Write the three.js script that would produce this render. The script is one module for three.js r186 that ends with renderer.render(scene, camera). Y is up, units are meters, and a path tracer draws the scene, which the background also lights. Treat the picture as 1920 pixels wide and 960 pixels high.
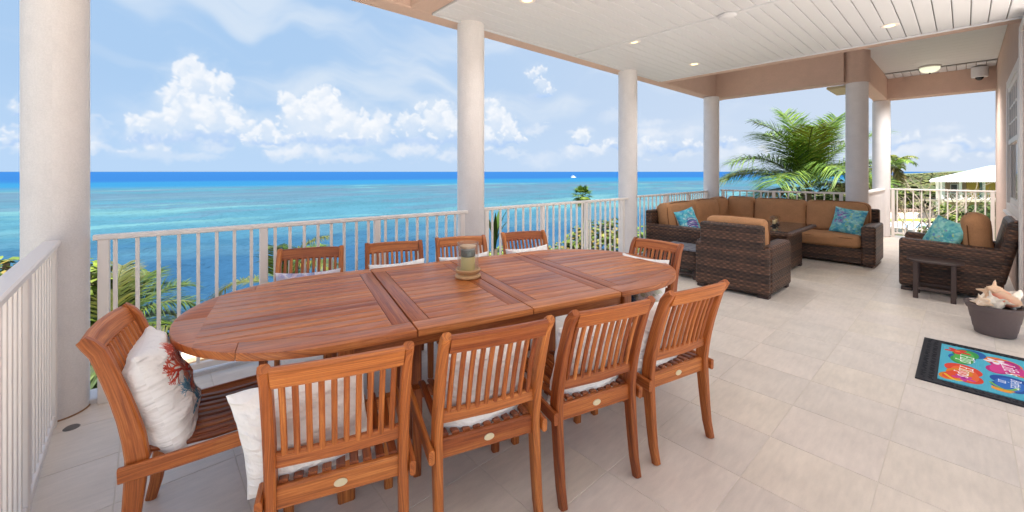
import * as THREE from 'three';
import { mergeGeometries, toCreasedNormals } from 'three/addons/utils/BufferGeometryUtils.js';

// ---------------------------------------------------------------- camera, sky, sun, exposure
const scene = new THREE.Scene();
const F = 760, CX = 960, HOR = 322, EYE = 1.47, TH = 0.8401;          // focal length and horizon in 1920-wide pixels, yaw of the terrace axis
const camera = new THREE.PerspectiveCamera(2 * Math.atan(638 / F) * 180 / Math.PI, 2, 0.05, 60000);
camera.position.set(0, EYE, 0);
camera.lookAt(Math.cos(TH), EYE, -Math.sin(TH));
camera.setViewOffset(2552, 1276, 316, 316, 1920, 960);
const EXPO = 3.6;
const SUN_EL = 75, SUN_AZ = [-0.45, -0.9];                            // direction (a, b) that the sun stands in
const sun = new THREE.DirectionalLight(new THREE.Color(1, 0.965, 0.925), 5);
{
  const e = SUN_EL * Math.PI / 180, n = Math.hypot(...SUN_AZ), c = Math.cos(e) / n;
  sun.position.set(SUN_AZ[0] * c * 60, Math.sin(e) * 60, -SUN_AZ[1] * c * 60);
  sun.target.position.set(5, 0, -2);
  sun.position.add(sun.target.position);
  sun.castShadow = true; sun.shadow.mapSize.set(2048, 2048);
  Object.assign(sun.shadow.camera, { left: -40, right: 40, top: 40, bottom: -40, near: 1, far: 160 });
  scene.add(sun, sun.target);
}
const renderer = new THREE.WebGLRenderer({ antialias: true });
renderer.toneMapping = THREE.LinearToneMapping;
renderer.toneMappingExposure = EXPO;
renderer.shadowMap.enabled = true;

// ---------------------------------------------------------------- small tools
{ const plain = THREE.BufferGeometry.prototype.toNonIndexed; THREE.BufferGeometry.prototype.toNonIndexed = function () { return this.index ? plain.call(this) : this; }; }
function rng(seed) { let s = seed >>> 0 || 1; return () => { s = (s + 0x6D2B79F5) | 0; let t = Math.imul(s ^ (s >>> 15), 1 | s); t = (t + Math.imul(t ^ (t >>> 7), 61 | t)) ^ t; return ((t ^ (t >>> 14)) >>> 0) / 4294967296; }; }
const clamp = (x, a = 0, b = 1) => Math.min(b, Math.max(a, x));
const mix = (a, b, t) => a + (b - a) * t;
const sstep = (a, b, x) => { const t = clamp((x - a) / (b - a)); return t * t * (3 - 2 * t); };
function h2(x, y, s) { let n = Math.imul(x, 374761393) + Math.imul(y, 668265263) + Math.imul(s, 2246822519); n = Math.imul(n ^ (n >>> 13), 1274126177); return ((n ^ (n >>> 16)) >>> 0) / 4294967296; }
function vnoise(x, y, s = 0, px = 0, py = 0) {
  const xi = Math.floor(x), yi = Math.floor(y), fx = x - xi, fy = y - yi, u = fx * fx * (3 - 2 * fx), v = fy * fy * (3 - 2 * fy);
  const w = (i, p) => p ? ((i % p) + p) % p : i;
  const x0 = w(xi, px), x1 = w(xi + 1, px), y0 = w(yi, py), y1 = w(yi + 1, py);
  return mix(mix(h2(x0, y0, s), h2(x1, y0, s), u), mix(h2(x0, y1, s), h2(x1, y1, s), u), v);
}
function fbm(x, y, o = 4, s = 0, px = 0, py = 0) { let a = 0.5, r = 0, n = 0; for (let i = 0; i < o; i++) { r += a * vnoise(x, y, s + i * 17, px, py); n += a; a *= 0.5; x *= 2; y *= 2; px *= 2; py *= 2; } return r / n; }
const lin = (c) => { c /= 255; return c <= 0.04045 ? c / 12.92 : Math.pow((c + 0.055) / 1.055, 2.4); };
const rgb = (r, g, b) => new THREE.Color().setRGB(lin(r), lin(g), lin(b));
const V = (x, y, z) => new THREE.Vector3(x, y, z);
const P = (a, b, y = 0) => new THREE.Vector3(a, y, -b);               // terrace coordinates: a along the terrace, b towards the sea
const SN = Math.sin(TH), CS = Math.cos(TH);
const FR = (r, d) => [r * SN + d * CS, -r * CS + d * SN];             // metres right of / in front of where the picture was taken
const FAR_TURN = Math.PI / 2 - TH;                                    // turns local +x to the right, +z towards the viewer
function tex(w, h, fn, o = {}) {
  const d = new Uint8Array(w * h * 4);
  for (let y = 0; y < h; y++) for (let x = 0; x < w; x++) { const c = fn(x, y), i = (y * w + x) * 4; d[i] = clamp(c[0], 0, 255); d[i + 1] = clamp(c[1], 0, 255); d[i + 2] = clamp(c[2], 0, 255); d[i + 3] = 255; }
  const t = new THREE.DataTexture(d, w, h); finish(t, o); return t;
}
function finish(t, o) { t.wrapS = t.wrapT = o.clamp ? THREE.ClampToEdgeWrapping : THREE.RepeatWrapping; t.magFilter = THREE.LinearFilter; t.minFilter = THREE.LinearMipmapLinearFilter; t.generateMipmaps = true; if (!o.data) t.colorSpace = THREE.SRGBColorSpace; if (o.rep) t.repeat.set(...o.rep); t.needsUpdate = true; }
function canvasTex(w, h, draw) { const c = document.createElement('canvas'); c.width = w; c.height = h; draw(c.getContext('2d'), w, h); const t = new THREE.CanvasTexture(c); finish(t, { clamp: true }); return t; }
const grey = (v) => [v, v, v];
const std = (o) => new THREE.MeshStandardMaterial(o);

const used = {};
function numbered(n) { const k = used[n] = (used[n] ?? -1) + 1; return k ? n + '_' + String(k).padStart(3, '0') : n; }
function tag(o, label, category, group) { o.userData.label = label; if (category) o.userData.category = category; if (group) o.userData.group = group; return o; }
function thing(name, label, category, at = [0, 0, 0], turn = 0, group) {
  const g = new THREE.Group(); g.name = numbered(name); g.position.set(...at); g.rotation.y = turn; scene.add(g); return tag(g, label, category, group);
}
function shadow(m) { m.castShadow = true; m.receiveShadow = true; return m; }
function merge(list) { list = [].concat(list).flat(); if (list.length === 1) return list[0]; const keep = list.every((g) => g.attributes.color) ? ['position', 'normal', 'uv', 'color'] : ['position', 'normal', 'uv']; return mergeGeometries(list.map((g) => { const q = g.index ? g.toNonIndexed() : g; for (const k of Object.keys(q.attributes)) if (!keep.includes(k)) q.deleteAttribute(k); return q; })); }
function part(name, geo, mat, parent, label) { const m = shadow(new THREE.Mesh(merge(geo), mat)); m.name = name; parent.add(m); if (label) m.userData.label = label; return m; }
function solo(name, geo, mat, label, category, group) { const m = shadow(new THREE.Mesh(merge(geo), mat)); m.name = numbered(name); scene.add(m); return tag(m, label, category, group); }
function struct(name, geo, mat) { const m = shadow(new THREE.Mesh(merge(geo), mat)); m.name = numbered(name); m.userData.kind = 'structure'; scene.add(m); return m; }
function copyOf(o, label, at, turn) { const c = o.clone(); c.name = numbered(o.name.replace(/_\d{3}$/, '')); c.userData = { ...o.userData, label }; c.position.set(...at); c.rotation.set(0, turn, 0); scene.add(c); return c; }

// a bar with chamfered corners swept along points; uv in metres, u along the bar
let uvSeed = rng(77);
function sweep(pts, w, h, o = {}) {
  const up = o.up || V(0, 1, 0), n = pts.length, pos = [], uv = [], idx = [], ou = uvSeed() * 5, ov = uvSeed() * 5;
  const len = [0]; for (let i = 1; i < n; i++) len.push(len[i - 1] + pts[i].distanceTo(pts[i - 1]));
  const ring = [];
  for (let i = 0; i < n; i++) {
    const t = V().subVectors(pts[Math.min(n - 1, i + 1)], pts[Math.max(0, i - 1)]).normalize(), side = V().crossVectors(up, t).normalize(), nn = V().crossVectors(t, side);
    const W = (Array.isArray(w) ? w[i] : w) / 2, H = (Array.isArray(h) ? h[i] : h) / 2, c = Math.min(o.c ?? 0.005, W * 0.6, H * 0.6);
    const s = [[W - c, -H], [W, -H + c], [W, H - c], [W - c, H], [-W + c, H], [-W, H - c], [-W, -H + c], [-W + c, -H]];
    let per = 0;
    ring.push(s.map((q, k) => { if (k) per += Math.hypot(q[0] - s[k - 1][0], q[1] - s[k - 1][1]); return { p: pts[i].clone().addScaledVector(side, q[0]).addScaledVector(nn, q[1]), v: per }; }));
    const l = ring[i]; l.push({ p: l[0].p.clone(), v: per + 2 * (H - c) });
  }
  const add = (p, u, v) => { pos.push(p.x, p.y, p.z); uv.push(u + ou, v + ov); };
  for (let i = 0; i + 1 < n; i++) for (let k = 0; k < 8; k++) {
    const A = ring[i][k], B = ring[i][k + 1], C = ring[i + 1][k + 1], D = ring[i + 1][k];
    add(A.p, len[i], A.v); add(B.p, len[i], B.v); add(C.p, len[i + 1], C.v); add(A.p, len[i], A.v); add(C.p, len[i + 1], C.v); add(D.p, len[i + 1], D.v);
  }
  for (const [i, f] of [[0, 1], [n - 1, 0]]) for (let k = 1; k < 7; k++) { const q = [0, k, k + 1]; if (f) q.reverse(); for (const j of q) add(ring[i][j].p, len[i] + ring[i][j].v * 0.2, ring[i][j].v); }
  const g = new THREE.BufferGeometry(); g.setAttribute('position', new THREE.Float32BufferAttribute(pos, 3)); g.setAttribute('uv', new THREE.Float32BufferAttribute(uv, 2));
  return n > 2 ? toCreasedNormals(g, 0.55) : (g.computeVertexNormals(), g);
}
function box(x0, x1, y0, y1, z0, z1, c = 0.004) {                     // a chamfered block, grain along its longest side
  const X = Math.abs(x1 - x0), Y = Math.abs(y1 - y0), Z = Math.abs(z1 - z0), mx = (x0 + x1) / 2, my = (y0 + y1) / 2, mz = (z0 + z1) / 2;
  if (X >= Y && X >= Z) return sweep([V(mx - X / 2, my, mz), V(mx + X / 2, my, mz)], Z, Y, { c });
  if (Z >= Y) return sweep([V(mx, my, mz - Z / 2), V(mx, my, mz + Z / 2)], X, Y, { c });
  return sweep([V(mx, my - Y / 2, mz), V(mx, my + Y / 2, mz)], X, Z, { c, up: V(0, 0, 1) });
}
const abox = (a0, a1, b0, b1, y0, y1, c) => box(a0, a1, y0, y1, -b1, -b0, c);
function rbox(w, h, d, r, seg = 3, fn) {                              // a block with rounded edges, uv in metres per face; fn bends each vertex
  const cuts = (L) => { const a = []; for (let i = 0; i <= seg; i++) a.push(-L / 2 + r * i / seg); const m = Math.max(1, fn ? 8 : 1); for (let i = 1; i < m; i++) a.push(-L / 2 + r + (L - 2 * r) * i / m); for (let i = 0; i <= seg; i++) a.push(L / 2 - r + r * i / seg); return a; };
  const L = [w, h, d], pos = [], nor = [], uv = [], idx = [];
  for (let ax = 0; ax < 3; ax++) for (const s of [-1, 1]) {
    const i1 = (ax + 1) % 3, i2 = (ax + 2) % 3, c1 = cuts(L[i1]), c2 = cuts(L[i2]), base = pos.length / 3;
    for (const q2 of c2) for (const q1 of c1) {
      const p = [0, 0, 0]; p[ax] = s * L[ax] / 2; p[i1] = q1; p[i2] = q2;
      const e = p.map((v, k) => clamp(v, -L[k] / 2 + r, L[k] / 2 - r)), nv = V(p[0] - e[0], p[1] - e[1], p[2] - e[2]).normalize();
      let o = V(e[0] + nv.x * r, e[1] + nv.y * r, e[2] + nv.z * r);
      uv.push(...(ax === 0 ? [o.z, o.y] : ax === 1 ? [o.x, o.z] : [o.x, o.y]));
      if (fn) o = fn(o, nv) || o;
      pos.push(o.x, o.y, o.z); nor.push(nv.x, nv.y, nv.z);
    }
    const n1 = c1.length;
    for (let j = 0; j + 1 < c2.length; j++) for (let i = 0; i + 1 < n1; i++) { const a = base + j * n1 + i, b = a + 1, c = a + n1 + 1, dd = a + n1; if (s > 0) idx.push(a, b, c, a, c, dd); else idx.push(a, c, b, a, dd, c); }
  }
  const g = new THREE.BufferGeometry(); g.setAttribute('position', new THREE.Float32BufferAttribute(pos, 3)); g.setAttribute('normal', new THREE.Float32BufferAttribute(nor, 3)); g.setAttribute('uv', new THREE.Float32BufferAttribute(uv, 2)); g.setIndex(idx);
  return fn ? toCreasedNormals(g.toNonIndexed(), 1.2) : g.toNonIndexed();
}
const put = (g, x, y, z) => g.translate(x, y, z);
const arb = (a0, a1, b0, b1, y0, y1, r = 0.03, seg = 3, fn) => put(rbox(a1 - a0, y1 - y0, b1 - b0, r, seg, fn), (a0 + a1) / 2, (y0 + y1) / 2, -(b0 + b1) / 2);
function lathe(pts, seg = 32) { return new THREE.LatheGeometry(pts.map((p) => new THREE.Vector2(p[0], p[1])), seg).toNonIndexed(); }
function tube(pts, r, seg = 12, rad = 6) { return new THREE.TubeGeometry(new THREE.CatmullRomCurve3(pts), seg, r, rad).toNonIndexed(); }
function paint(g, c) { const n = g.attributes.position.count, a = new Float32Array(n * 3); for (let i = 0; i < n; i++) { a[i * 3] = c.r; a[i * 3 + 1] = c.g; a[i * 3 + 2] = c.b; } g.setAttribute('color', new THREE.BufferAttribute(a, 3)); return g; }

// ---------------------------------------------------------------- the sky: clear air, thin haze, heaps of cumulus
function pxDir(x, y) { const r = (x - CX) / F, u = (HOR - y) / F; return V(r * SN + CS, u, -(-r * CS + SN)).normalize(); }
const azel = (v) => [Math.atan2(v.z, v.x), Math.asin(v.y)];
{
  const W = 4096, H = 2048, D = new Float32Array(W * H * 4);
  const az0 = azel(pxDir(960, 322))[0];
  const colAt = (el, az) => {
    const e = Math.max(0, el) * 180 / Math.PI, t = clamp(e / 90);
    let da = az - az0; da = Math.atan2(Math.sin(da), Math.cos(da));
    const side = 0.5 + 0.5 * Math.sin(clamp(da * 1.1, -1.5, 1.5));   // paler on the landward side
    const hz = [0.50, 0.69, 0.94], mid = [0.42, 0.62, 0.89], zen = [0.15, 0.34, 0.72];
    const k = sstep(0, 12, e), z = sstep(10, 75, e);
    const c = [0, 1, 2].map((i) => mix(mix(hz[i], mid[i], k), zen[i], z));
    return c.map((v, i) => mix(v, [0.69, 0.77, 0.90][i], sstep(0.15, 1, side) * 0.8 * (1 - z * 0.6)));
  };
  for (let y = 0; y < H; y++) {
    const el = ((y + 0.5) / H - 0.5) * Math.PI;
    for (let x = 0; x < W; x++) {
      const i = (y * W + x) * 4, az = ((x + 0.5) / W - 0.5) * 2 * Math.PI;
      if (el < -0.02) { D[i] = 0.30; D[i + 1] = 0.45; D[i + 2] = 0.6; D[i + 3] = 1; continue; }
      const c = colAt(el, az);
      // thin streaky veil
      const ez = el * 57.3, px = (x / W), n = fbm(px * 28 + ez * 0.06, ez * 0.28 + fbm(px * 40, ez * 0.1, 3, 5, 40) * 2.2, 5, 3, 28);
      const veil = sstep(0.36, 0.80, n) * sstep(3, 9, ez) * (1 - sstep(45, 75, ez)) * 0.55;
      for (let k = 0; k < 3; k++) D[i + k] = mix(c[k], [0.86, 0.91, 0.96][k], veil);
      D[i + 3] = 1;
    }
  }
  const toTex = (v) => { const [a, e] = azel(v); return [(a / (2 * Math.PI) + 0.5) * W, (e / Math.PI + 0.5) * H]; };
  function puff(cx, cy, rx, ry, al, lit, dark, seed, soft) {
    for (let y = Math.max(H / 2, Math.floor(cy - ry * 1.5)); y <= Math.min(H - 1, cy + ry * 1.5); y++) for (let x = Math.floor(cx - rx * 1.5); x <= cx + rx * 1.5; x++) {
      const n = fbm(x * 0.05, y * 0.06, 3, 400), m = fbm(x * 0.05 + 40, y * 0.06 + 9, 3, 410), n2 = fbm(x * 0.17, y * 0.19, 3, 420), m2 = fbm(x * 0.17 + 7, y * 0.19 + 30, 3, 430);
      const wx = (n - 0.5) * 16 + (n2 - 0.5) * 9, wy = (m - 0.5) * 16 + (m2 - 0.5) * 9, dx = (x - cx + wx) / rx, dy = (y - cy + wy) / ry;
      const d = Math.hypot(dx, dy) * (1 + (n2 - 0.5) * 0.5);
      const A = al * sstep(1, 1 - soft, d); if (A <= 0.003) continue;
      const s = clamp(0.55 + 0.42 * dy - 0.22 * dx + (n2 - 0.5) * 0.5), i = (y * W + ((x % W) + W) % W) * 4;
      for (let k = 0; k < 3; k++) D[i + k] = mix(D[i + k], mix(dark[k], lit[k], s), A);
    }
  }
  const LIT = [1.02, 1.02, 1.03], DRK = [0.66, 0.77, 0.92], R = rng(11);
  function pxPuff(x, y, r, al, seed, soft = 0.45, lit = LIT, dark = DRK, flat = 1) {
    const [u, v] = toTex(pxDir(x, y)), [u1] = toTex(pxDir(x + r, y)), [, v1] = toTex(pxDir(x, y - r));
    puff(u, v, Math.abs(u1 - u), Math.abs(v1 - v) * flat, al, lit, dark, seed, soft);
  }
  function heap(balls, base, seed, str = 1) {
    const R = rng(seed); balls = balls.map(([x, y, r]) => [x, y, r * 0.84]);
    for (const [x, y, r] of balls) pxPuff(x, y - r * 0.1, r * 1.9, 0.16 * str, seed + 3, 1, [0.93, 0.96, 1.0], [0.80, 0.87, 0.96]);
    for (const [x, y, r] of balls) pxPuff(x, y + r * 0.15, r * 1.15, 0.55 * str, seed, 0.8, [0.95, 0.97, 1.0], [0.58, 0.73, 0.93]);
    for (const [x, y, r] of balls) {
      for (let i = 0; i < 9; i++) { const a = R() * 6.283, q = r * (0.45 + R() * 0.5); const yy = y - Math.abs(Math.sin(a)) * q * 0.9; pxPuff(x + Math.cos(a) * q, Math.min(yy, base - 6), r * (0.24 + R() * 0.24), 0.72 * str, seed + i, 0.7, LIT, [0.74, 0.83, 0.95]); }
      for (let i = 0; i < 12; i++) { const a = R() * 6.283, q = r * (0.5 + R() * 0.55); pxPuff(x + Math.cos(a) * q, Math.min(y - Math.sin(a) * q, base - 4), r * (0.1 + R() * 0.13), 0.7 * str, seed + 40 + i, 0.75, LIT, [0.82, 0.89, 0.97]); }
    }
    const xs = balls.map((b) => b[0]), x0 = Math.min(...xs), x1 = Math.max(...xs);
    for (let i = 0; i < 7; i++) pxPuff(mix(x0, x1, (i + 0.5) / 7) + (R() - 0.5) * 20, base - 4, (x1 - x0) * 0.15 + 14, 0.62 * str, seed + 90 + i, 0.95, [0.56, 0.71, 0.95], [0.42, 0.61, 0.93], 0.34);
  }
  // low bank along the horizon, then the heaps
  for (let i = 0; i < 260; i++) { const az = R() * 6.283, e = 1.6 + R() * R() * 7, w = 8 + R() * 40; puff(((az / 6.283) * W), (e / 180 + 0.5) * H, w, w * (0.22 + R() * 0.2), 0.35 + R() * 0.25, [0.95, 0.96, 0.99], [0.66, 0.78, 0.94], i + 300, 0.8); }
  for (let i = 0; i < 46; i++) { const x = -30 + R() * 2000; if (Math.abs(x - 1020) < 40) continue; pxPuff(x, 268 + R() * 26, 10 + R() * 20, 0.62, i + 700, 0.7, LIT, DRK, 0.5); }
  for (let k = 0; k < 9; k++) {                                        // heaps round the rest of the horizon
    const az = (az0 + 1.25 + k * 0.45) / 6.2832 + 0.5, e = 5 + R() * 4;
    for (let i = 0; i < 26; i++) puff((az + (R() - 0.5) * 0.05) * W, ((e + (R() - 0.4) * 6) / 180 + 0.5) * H, 14 + R() * 34, 12 + R() * 26, 0.7, LIT, DRK, 900 + k * 40 + i, 0.6);
  }
  heap([[255, 240, 34], [300, 232, 44], [352, 222, 58], [410, 226, 54], [330, 180, 38], [372, 165, 48], [352, 135, 36], [415, 170, 34], [450, 238, 32]], 264, 21);
  heap([[500, 250, 32], [470, 262, 22], [530, 262, 24]], 272, 33);
  heap([[560, 222, 46], [610, 232, 58], [655, 236, 46], [600, 190, 36], [612, 178, 24], [542, 190, 24], [575, 200, 30], [690, 250, 34]], 268, 45);
  heap([[720, 240, 38], [770, 236, 36], [822, 230, 42], [830, 204, 24], [790, 200, 14], [868, 240, 34]], 272, 57, 0.85);
  heap([[930, 232, 34], [918, 198, 24], [955, 245, 26], [905, 258, 30], [976, 262, 16]], 274, 69);
  heap([[1000, 138, 16], [1016, 130, 12], [1020, 158, 17], [1034, 168, 12]], 184, 81, 0.9);
  pxPuff(996, 184, 26, 0.6, 5, 0.9, [0.62, 0.74, 0.92], [0.55, 0.68, 0.9], 0.7);
  heap([[1090, 262, 20], [1092, 252, 11]], 276, 93, 0.8);
  heap([[1140, 274, 16], [1165, 276, 14]], 284, 95, 0.7);
  heap([[1215, 270, 16], [1240, 274, 14], [1290, 270, 16], [1310, 280, 14]], 284, 97, 0.75);
  heap([[18, 190, 12], [28, 200, 10]], 212, 99, 0.8);
  heap([[6, 244, 16], [24, 250, 12], [0, 268, 16]], 274, 103, 0.8);
  heap([[1365, 268, 14], [1350, 262, 10]], 276, 105, 0.6);
  heap([[1690, 268, 18], [1715, 258, 16], [1672, 262, 12]], 276, 107, 0.6);
  heap([[1800, 268, 18], [1780, 272, 14], [1850, 268, 12]], 278, 109, 0.6);
  for (let i = 0; i < D.length; i += 4) { D[i] /= EXPO; D[i + 1] /= EXPO; D[i + 2] /= EXPO; }
  const t = new THREE.DataTexture(D, W, H, THREE.RGBAFormat, THREE.FloatType);
  t.mapping = THREE.EquirectangularReflectionMapping; t.magFilter = t.minFilter = THREE.LinearFilter; t.colorSpace = THREE.LinearSRGBColorSpace; t.needsUpdate = true;
  scene.background = t; scene.environment = t;
}

// ---------------------------------------------------------------- materials
const woodTex = (k, hue) => tex(1024, 256, (x, y) => {
  const u = x / 1024, v = y / 256;
  const warp = fbm(u * 4, v * 6, 3, 31 + k, 4, 6) * 0.5, f = fbm(u * 7, v * 96 + 0, 3, k, 7, 96), band = fbm(u * 2 + 0, v * 18, 3, 60 + k, 2, 18);
  const ring = 0.5 + 0.5 * Math.sin((v * 16 + warp * 5 + band * 4) * 6.283), pore = vnoise(u * 60, v * 256, 90 + k, 60, 256) > 0.86 ? 1 : 0;
  let t = 0.48 * f + 0.4 * band + 0.12 * ring; t = clamp((t - 0.2) / 0.6);
  const d = [136, 68, 28], m = [188, 104, 46], l = [220, 143, 75];
  const c = [0, 1, 2].map((i) => (t < 0.5 ? mix(d[i], m[i], t * 2) : mix(m[i], l[i], t * 2 - 1)) * (1 - 0.08 * pore) + hue[i]);
  return c;
});
const woodMaps = [woodTex(1, [0, 0, 0]), woodTex(2, [12, 12, 8]), woodTex(3, [-24, -20, -12])];
for (const t of woodMaps) t.repeat.set(1, 4);
const teak = woodMaps.map((m) => new THREE.MeshPhysicalMaterial({ map: m, color: rgb(243, 240, 236), roughness: 0.46, clearcoat: 0.08, clearcoatRoughness: 0.4 }));
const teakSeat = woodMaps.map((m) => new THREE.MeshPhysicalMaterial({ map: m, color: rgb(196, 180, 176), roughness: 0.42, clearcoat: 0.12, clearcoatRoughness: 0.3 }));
const teakTop = woodMaps.map((m) => new THREE.MeshPhysicalMaterial({ map: m, roughness: 0.42, clearcoat: 0.22, clearcoatRoughness: 0.3 }));
const stuccoBump = tex(512, 512, (x, y) => grey(255 * (0.6 * fbm(x / 6, y / 6, 3, 4, 512 / 6 | 0, 512 / 6 | 0) + 0.4 * fbm(x / 26, y / 26, 2, 8))), { data: true });
const stuccoCol = tex(512, 512, (x, y) => { const n = fbm(x / 64, y / 64, 5, 14, 8, 8), s = vnoise(x / 3, y / 3, 3, 170, 170); return grey(246 + 10 * (n - 0.5) + 9 * (s - 0.5)); });
const uvScale = (t, k) => { const c = t.clone(); c.repeat.set(k, k); c.needsUpdate = true; return c; };
const whiteStucco = std({ color: rgb(236, 231, 230), map: uvScale(stuccoCol, 1.2), bumpMap: uvScale(stuccoBump, 2.2), bumpScale: 0.003, roughness: 0.85 });
const tanStucco = std({ color: rgb(218, 188, 172), map: uvScale(stuccoCol, 1.3), bumpMap: uvScale(stuccoBump, 2.6), bumpScale: 0.006, roughness: 0.9 });
const whitePaint = std({ color: rgb(240, 232, 226), roughness: 0.42 });
const whiteVinyl = std({ color: rgb(214, 215, 219), roughness: 0.45 });
const darkGap = std({ color: rgb(150, 143, 138), roughness: 0.9 });
const tileTex = [0, 1, 2, 3].map((k) => tex(256, 256, (x, y) => {
  const n = fbm(x / 40, y / 9, 5, 200 + k), m = fbm(x / 90, y / 90, 3, 240 + k), s = vnoise(x / 1.5, y / 1.5, 260 + k);
  const v = 1 + 0.07 * (n - 0.5) + 0.07 * (m - 0.5) + 0.02 * (s - 0.5);
  return [228 * v + [2, -3, 1, 0][k], 217 * v + [1, -3, 1, -1][k], 205 * v + [-1, -2, 2, 0][k]];
}));
const tileRough = tex(256, 256, (x, y) => grey(255 * (0.27 + 0.22 * fbm(x / 30, y / 30, 4, 280))), { data: true });
const tileMats = tileTex.map((t) => new THREE.MeshPhysicalMaterial({ map: t, roughness: 1, roughnessMap: tileRough, specularIntensity: 0.9 }));
const grout = std({ color: rgb(221, 211, 198), roughness: 0.9 });
const wick = { w: 512, h: 512, rows: 16, cols: 10 };
function wickAt(x, y) {
  const r = Math.floor(y / wick.h * wick.rows), fy = y / wick.h * wick.rows - r, cx = x / wick.w * wick.cols, c = Math.floor(cx), fx = cx - c;
  const over = (r + c) % 2 ? 1 : 0, across = Math.sqrt(Math.max(0, 1 - Math.pow(fy * 2 - 1, 2))), bend = over ? 0.45 + 0.55 * Math.sin(fx * Math.PI) : 0.45 - 0.4 * Math.sin(fx * Math.PI);
  return { r, c, hgt: clamp(across * (0.25 + 0.75 * bend)), over };
}
const wickCol = tex(512, 512, (x, y) => {
  const q = wickAt(x, y), t = h2(q.r, 1, 71), t2 = h2(q.r, q.c, 72), st = vnoise(x / 26, y / 3, 77, 17, 170);
  const a = [42, 29, 25], b = [158, 106, 76], k = clamp(t * 0.5 + t2 * 0.24 + st * 0.3 - 0.08), s = 0.3 + 0.7 * Math.sqrt(q.hgt);
  return [0, 1, 2].map((i) => mix(a[i], b[i], k) * s + 6);
}, { rep: [1 / 0.38, 1 / 0.40] });
const wickBump = tex(512, 512, (x, y) => grey(255 * wickAt(x, y).hgt), { data: true, rep: [1 / 0.38, 1 / 0.40] });
const wicker = std({ map: wickCol, bumpMap: wickBump, bumpScale: 0.009, roughness: 0.5 });
const weaveBump = tex(256, 256, (x, y) => grey(128 + 60 * Math.sin(x * 0.785) * Math.sin(y * 0.785) + 60 * (vnoise(x / 2, y / 2, 9, 128, 128) - 0.5)), { data: true, rep: [8, 8] });
const weaveCol = tex(256, 256, (x, y) => { const n = fbm(x / 32, y / 32, 4, 6, 8, 8), f = vnoise(x / 1.3, y / 5, 12); return grey(236 + 22 * (n - 0.5) + 22 * (f - 0.5)); }, { rep: [2.3, 2.3] });
const cushionMat = new THREE.MeshPhysicalMaterial({ color: rgb(196, 143, 100), map: weaveCol, bumpMap: weaveBump, bumpScale: 0.001, roughness: 0.92, sheen: 0.25, sheenRoughness: 0.6, sheenColor: rgb(220, 170, 120) });
const pipingMat = std({ color: rgb(120, 78, 44), roughness: 0.9 });
const darkBrown = std({ color: rgb(70, 54, 50), roughness: 0.55 });
const blackMetal = std({ color: rgb(28, 27, 27), roughness: 0.45, metalness: 0.3 });
const glassPane = new THREE.MeshPhysicalMaterial({ color: 0xffffff, transmission: 1, thickness: 0, roughness: 0.02, ior: 1.5 });
const foliage = new THREE.MeshPhysicalMaterial({ vertexColors: true, roughness: 0.55, transmission: 0.25, thickness: 0, specularIntensity: 0.4 });
const bark = std({ color: rgb(132, 116, 98), roughness: 0.95, bumpMap: stuccoBump, bumpScale: 0.03 });

// ---------------------------------------------------------------- the terrace: floor, slab, walls, beams, ceiling
const TILE = 0.4478, A0 = -0.115, B0 = 0.72;
{
  const slab = [abox(-0.62, 9.62, -0.45, 3.86, -0.35, -0.0022, 0.01), abox(9.62, 12.85, -0.45, 1.42, -0.35, -0.0022, 0.01), abox(-3.2, 12.85, -7.5, -0.45, -0.35, -0.0022, 0.01), abox(-3.2, -0.62, -0.45, 1.2, -0.35, -0.0022, 0.01)];  // the landward slab is out of view, added to carry the bounce floor
  const floor = struct('floor', slab, grout);
  const g = rbox(TILE - 0.0045, 0.012, TILE - 0.0045, 0.0012, 1);
  { const p = g.attributes.position, uv = g.attributes.uv; for (let i = 0; i < p.count; i++) uv.setXY(i, p.getX(i) / TILE + 0.5, p.getZ(i) / TILE + 0.5); }
  const R = rng(5);
  for (let i = -2; i < 30; i++) for (let j = -4; j < 8; j++) {
    const a = A0 + (i + 0.5) * TILE, b = B0 + (j + 0.5) * TILE;
    if (a < -0.6 || b < -0.75) continue;
    const wide = a < 9.5 ? b < 3.7 : b < 1.35 && a < 12.7; if (!wide) continue;
    if (i < 0 && b < 0.8) continue;
    const m = new THREE.Mesh(g, tileMats[Math.floor(R() * 4)]); m.name = 'tile'; m.position.set(a, -0.0062 + (R() - 0.5) * 0.0006, -b); m.rotation.y = R() < 0.5 ? 0 : Math.PI; shadow(m); floor.add(m);
  }
  part('bounce_margin', [abox(-3.2, 12.85, -7.5, -0.85, -0.0018, 0.002, 0.001)], tileMats[1], floor).name = 'added_bounce_paving';  // unseen sunlit floor, added to bounce light into the terrace
  // edge curb under the sea-side railing
  part('curb', [abox(-0.3, 9.5, 3.68, 3.86, -0.011, 0.03, 0.006)], whiteStucco, floor);
}
const CEIL = 3.06;
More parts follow.
